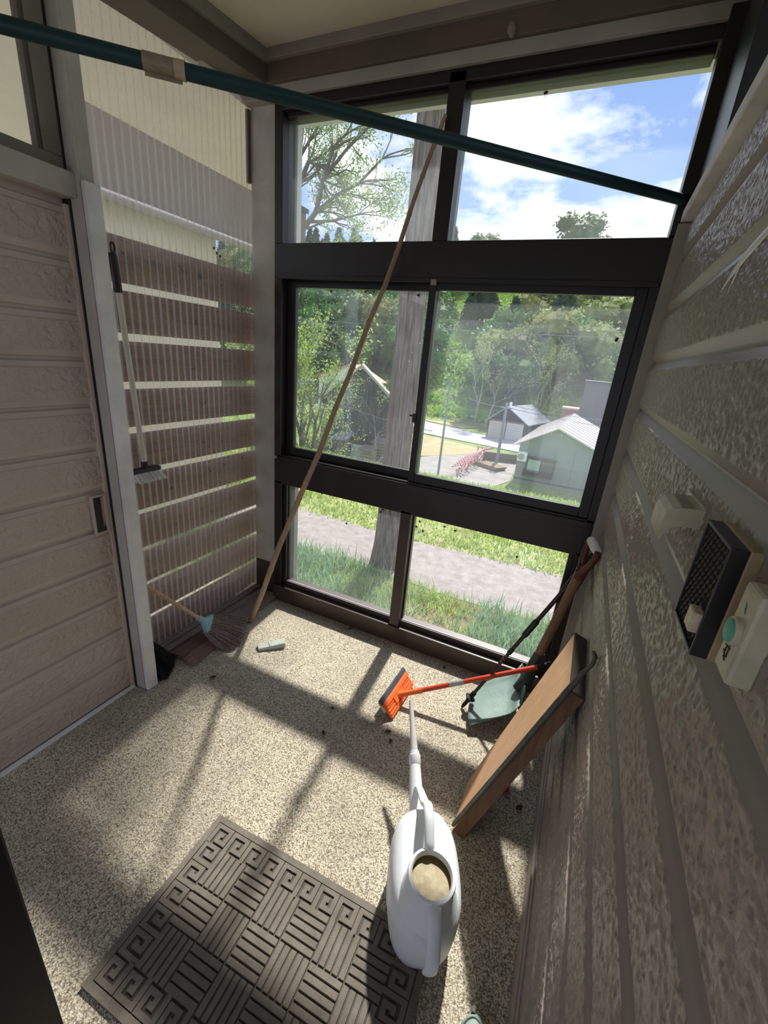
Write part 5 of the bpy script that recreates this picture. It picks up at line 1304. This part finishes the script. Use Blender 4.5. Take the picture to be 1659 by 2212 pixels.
# hillside forest: shared meshes, every tree its own object
def crown_mesh(name, seed, kind, m_):
    rb = random.Random(seed); mb = MB()
    if kind == 'cone':
        for k in range(900):
            t_ = rb.random() ** .8; r = (1 - t_) * .27 + .01; a = rb.uniform(0, 6.28); rr_ = r * rb.uniform(.75, 1.08)
            leafquad(mb, Vector((math.cos(a) * rr_, math.sin(a) * rr_, .10 + t_ * .9)), .075, rb, .6)
        mb.rings([[Vector((r * math.cos(i * 1.047), r * math.sin(i * 1.047), z)) for i in range(6)] for r, z in ((.20, .12), (.17, .35), (.10, .65), (.02, .93))])
    else:
        lumps = [(Vector((rb.uniform(-.30, .30), rb.uniform(-.30, .30), rb.uniform(.38, .85))), rb.uniform(.14, .25)) for _ in range(11)]
        for c, r in lumps:
            for k in range(85):
                d = Vector((rb.gauss(0, 1), rb.gauss(0, 1), rb.gauss(.25, 1))).normalized()
                leafquad(mb, c + d * r * rb.uniform(.8, 1.08), .07, rb)
            mb.rings([[c + Vector((r * .85 * math.cos(i * 1.047) * s_, r * .85 * math.sin(i * 1.047) * s_, r * .85 * z)) for i in range(6)] for z, s_ in ((-.95, .3), (-.4, .9), (.4, .9), (.95, .3))])
    o = obj(name, mb, m_, origin=(0, 0, 0)); me = o.data; bpy.data.objects.remove(o); return me
def trunk_mesh():
    o = obj('trunk', MB().tube([(0, 0, -.12), (0, 0, .6)], [.028, .012], 6), greybark, origin=(0, 0, 0)); me = o.data; bpy.data.objects.remove(o); return me
tmesh = trunk_mesh()
hb = m_leaf('hill_broadleaf', srgb(62, 94, 46), srgb(112, 146, 74), .8, .3, .035)
hy = m_leaf('hill_yellow_leaf', srgb(106, 122, 60), srgb(166, 168, 94), .8, .3, .02)
hc = m_leaf('hill_cedar', srgb(40, 66, 46), srgb(72, 98, 66), .8, .2, .02)
kinds = {'broad': ([crown_mesh('crown', 41 + k, 'round', hb) for k in range(3)], 'mid green broadleaf tree on the wooded hillside', 'broadleaf trees on the hillside', 'hill_tree'),
         'yellow': ([crown_mesh('crown', 51 + k, 'round', hy) for k in range(3)], 'yellowish young leafed tree on the lower right hillside', 'yellowish trees on the hillside', 'young_leaf_tree'),
         'cone': ([crown_mesh('crown', 61 + k, 'cone', hc) for k in range(2)], 'dark pointed cedar on the hillside', 'dark cedars on the hillside', 'hill_cedar')}
rb = random.Random(77)
def put_tree(kind, x, y, h, wd_=1.0, label=None):
    ms, lab, grp, nm = kinds[kind]
    if not label:
        u = x / y; e = (ground_z(x, y) - 1.6) / y
        lab = lab.split(' on the ')[0] + ' ' + ('high' if e > .12 else 'half way up' if e > .04 else 'low') + ' on the hill ' + ('beyond the left frame' if u < -.74 else 'left of the bamboo tip' if u < -.56 else 'left of the cedar trunk' if u < -.44 else 'behind the cedar trunk' if u < -.36 else 'right of the mullion' if u < -.25 else 'above the garage' if u < -.13 else 'above the pale house' if u < -.03 else 'at the right pane edge')
    r_ = thing(nm, (x, y, ground_z(x, y)), label or lab, 'tree', None if label else grp)
    c = bpy.data.objects.new('crown', rb.choice(ms)); COL.objects.link(c); c.parent = r_; c['kind'] = 'stuff'
    c.scale = (h * wd_, h * wd_, h); c.rotation_euler = (0, 0, rb.uniform(0, 6.28))
    tk_ = bpy.data.objects.new('trunk', tmesh); COL.objects.link(tk_); tk_.parent = r_; tk_.scale = (h, h, h)
cnt = {'broad': 0, 'yellow': 0, 'cone': 0}
N = 0; tries = 0
while N < 265 and tries < 9000:
    tries += 1
    y = 57 + (150 - 57) * rb.random() ** .85; u = rb.uniform(-.98, .13); x = u * y
    z = ground_z(x, y); s_ = (z - 1.6) / y
    n_ = mnoise.noise(Vector((x * .05, y * .05, 1)))
    if -.345 < u < -.235 and s_ < -.005 and rb.random() < .93: continue
    if -.345 + (s_ - .03) * .3 < u < -.15 + (s_ - .05) * .5 and .0 < s_ < .15 and rb.random() < .93: continue
    if -.345 < u < -.205 + max(0, s_) * .5 and s_ < .125 and rb.random() < .95: continue
    if y < 61 and u > -.05: continue
    if y > 134 and u > -.56: continue
    kind = 'cone' if (n_ > .22 and rb.random() < .75) or (s_ > .16 and rb.random() < .45) else ('yellow' if (u > -.19 and s_ < .10 and rb.random() < .65) or rb.random() < .08 else 'broad')
    h = rb.uniform(6.5, 10.5) * (1.25 if kind == 'cone' else 1)
    put_tree(kind, x, y, h, 1.0 if kind == 'cone' else rb.uniform(.9, 1.25)); N += 1
put_tree('cone', -22.6, 92, 12, 1.1, 'tall dark cedar of the pair in the middle of the bright slope')
put_tree('cone', -24.4, 90, 9, 1.0, 'smaller dark cedar of the pair in the middle of the bright slope')
put_tree('broad', -9.5, 146, 14, 1.3, 'big round crowned tree standing out on the ridge at right')
put_tree('broad', -37, 148, 9, 1.35, 'round crowned tree on the ridge below the mullion')
for x, y, h in ((-86, 140, 13), (-92, 142, 11.5), (-80, 143, 11), (-99, 142, 13), (-75, 144, 9)):
    put_tree('cone', x, y, h)

# low leafy cover on the open slope
mb = MB(); rb = random.Random(91); k = 0
while k < 20000:
    y = rb.uniform(55, 128); u = rb.uniform(-.46, -.04); x = u * y; z = ground_z(x, y)
    if mnoise.noise(Vector((x * .14, y * .14, 4))) + .45 * mnoise.noise(Vector((x * .5, y * .5, 8))) < -.05: continue
    for q in range(4): leafquad(mb, Vector((x + rb.uniform(-.5, .5), y + rb.uniform(-.5, .5), z + rb.uniform(.05, .55))), .55, rb, -.4)
    k += 4
o = tag(obj('slope_undergrowth', mb, m_leaf('slope_green', srgb(118, 158, 56), srgb(176, 208, 84), .5, .35), origin=(0, 0, 0)), 'bright green undergrowth covering the open terraced slope', 'undergrowth', kind='stuff')

# ---- neighbouring wing seen through the clear sheet on the left
nb_ = thing('neighbour_wing', (-5.4, 3.6, -1.0), 'cream neighbouring wing with brown fascia seen through the clear sheet', 'building')
obj('wall', MB().box(-5.9, -4.6, 3.05, 4.6, -1.0, 2.9), plain('cream_wall', srgb(226, 214, 188), .75, .2, var=.06, kind='Position', scale=2), nb_)
obj('fascia', MB().box(-4.45, -4.40, 1.8, 6.2, 2.72, 3.5), plain('brown_fascia', srgb(128, 112, 98), .7, .2, var=.1, kind='Position', scale=2), nb_)
obj('gutter', MB().tube([(-4.33, 1.8, 2.74), (-4.33, 6.2, 2.74)], .045, 12), M['strip'], nb_, smooth=60)
obj('roof', MB().prism([(-4.35, 1.8, 3.46), (-4.35, 6.2, 3.46), (-6.6, 6.2, 4.1), (-6.6, 1.8, 4.1)], (0, 0, .06)), M['bronze'], nb_)
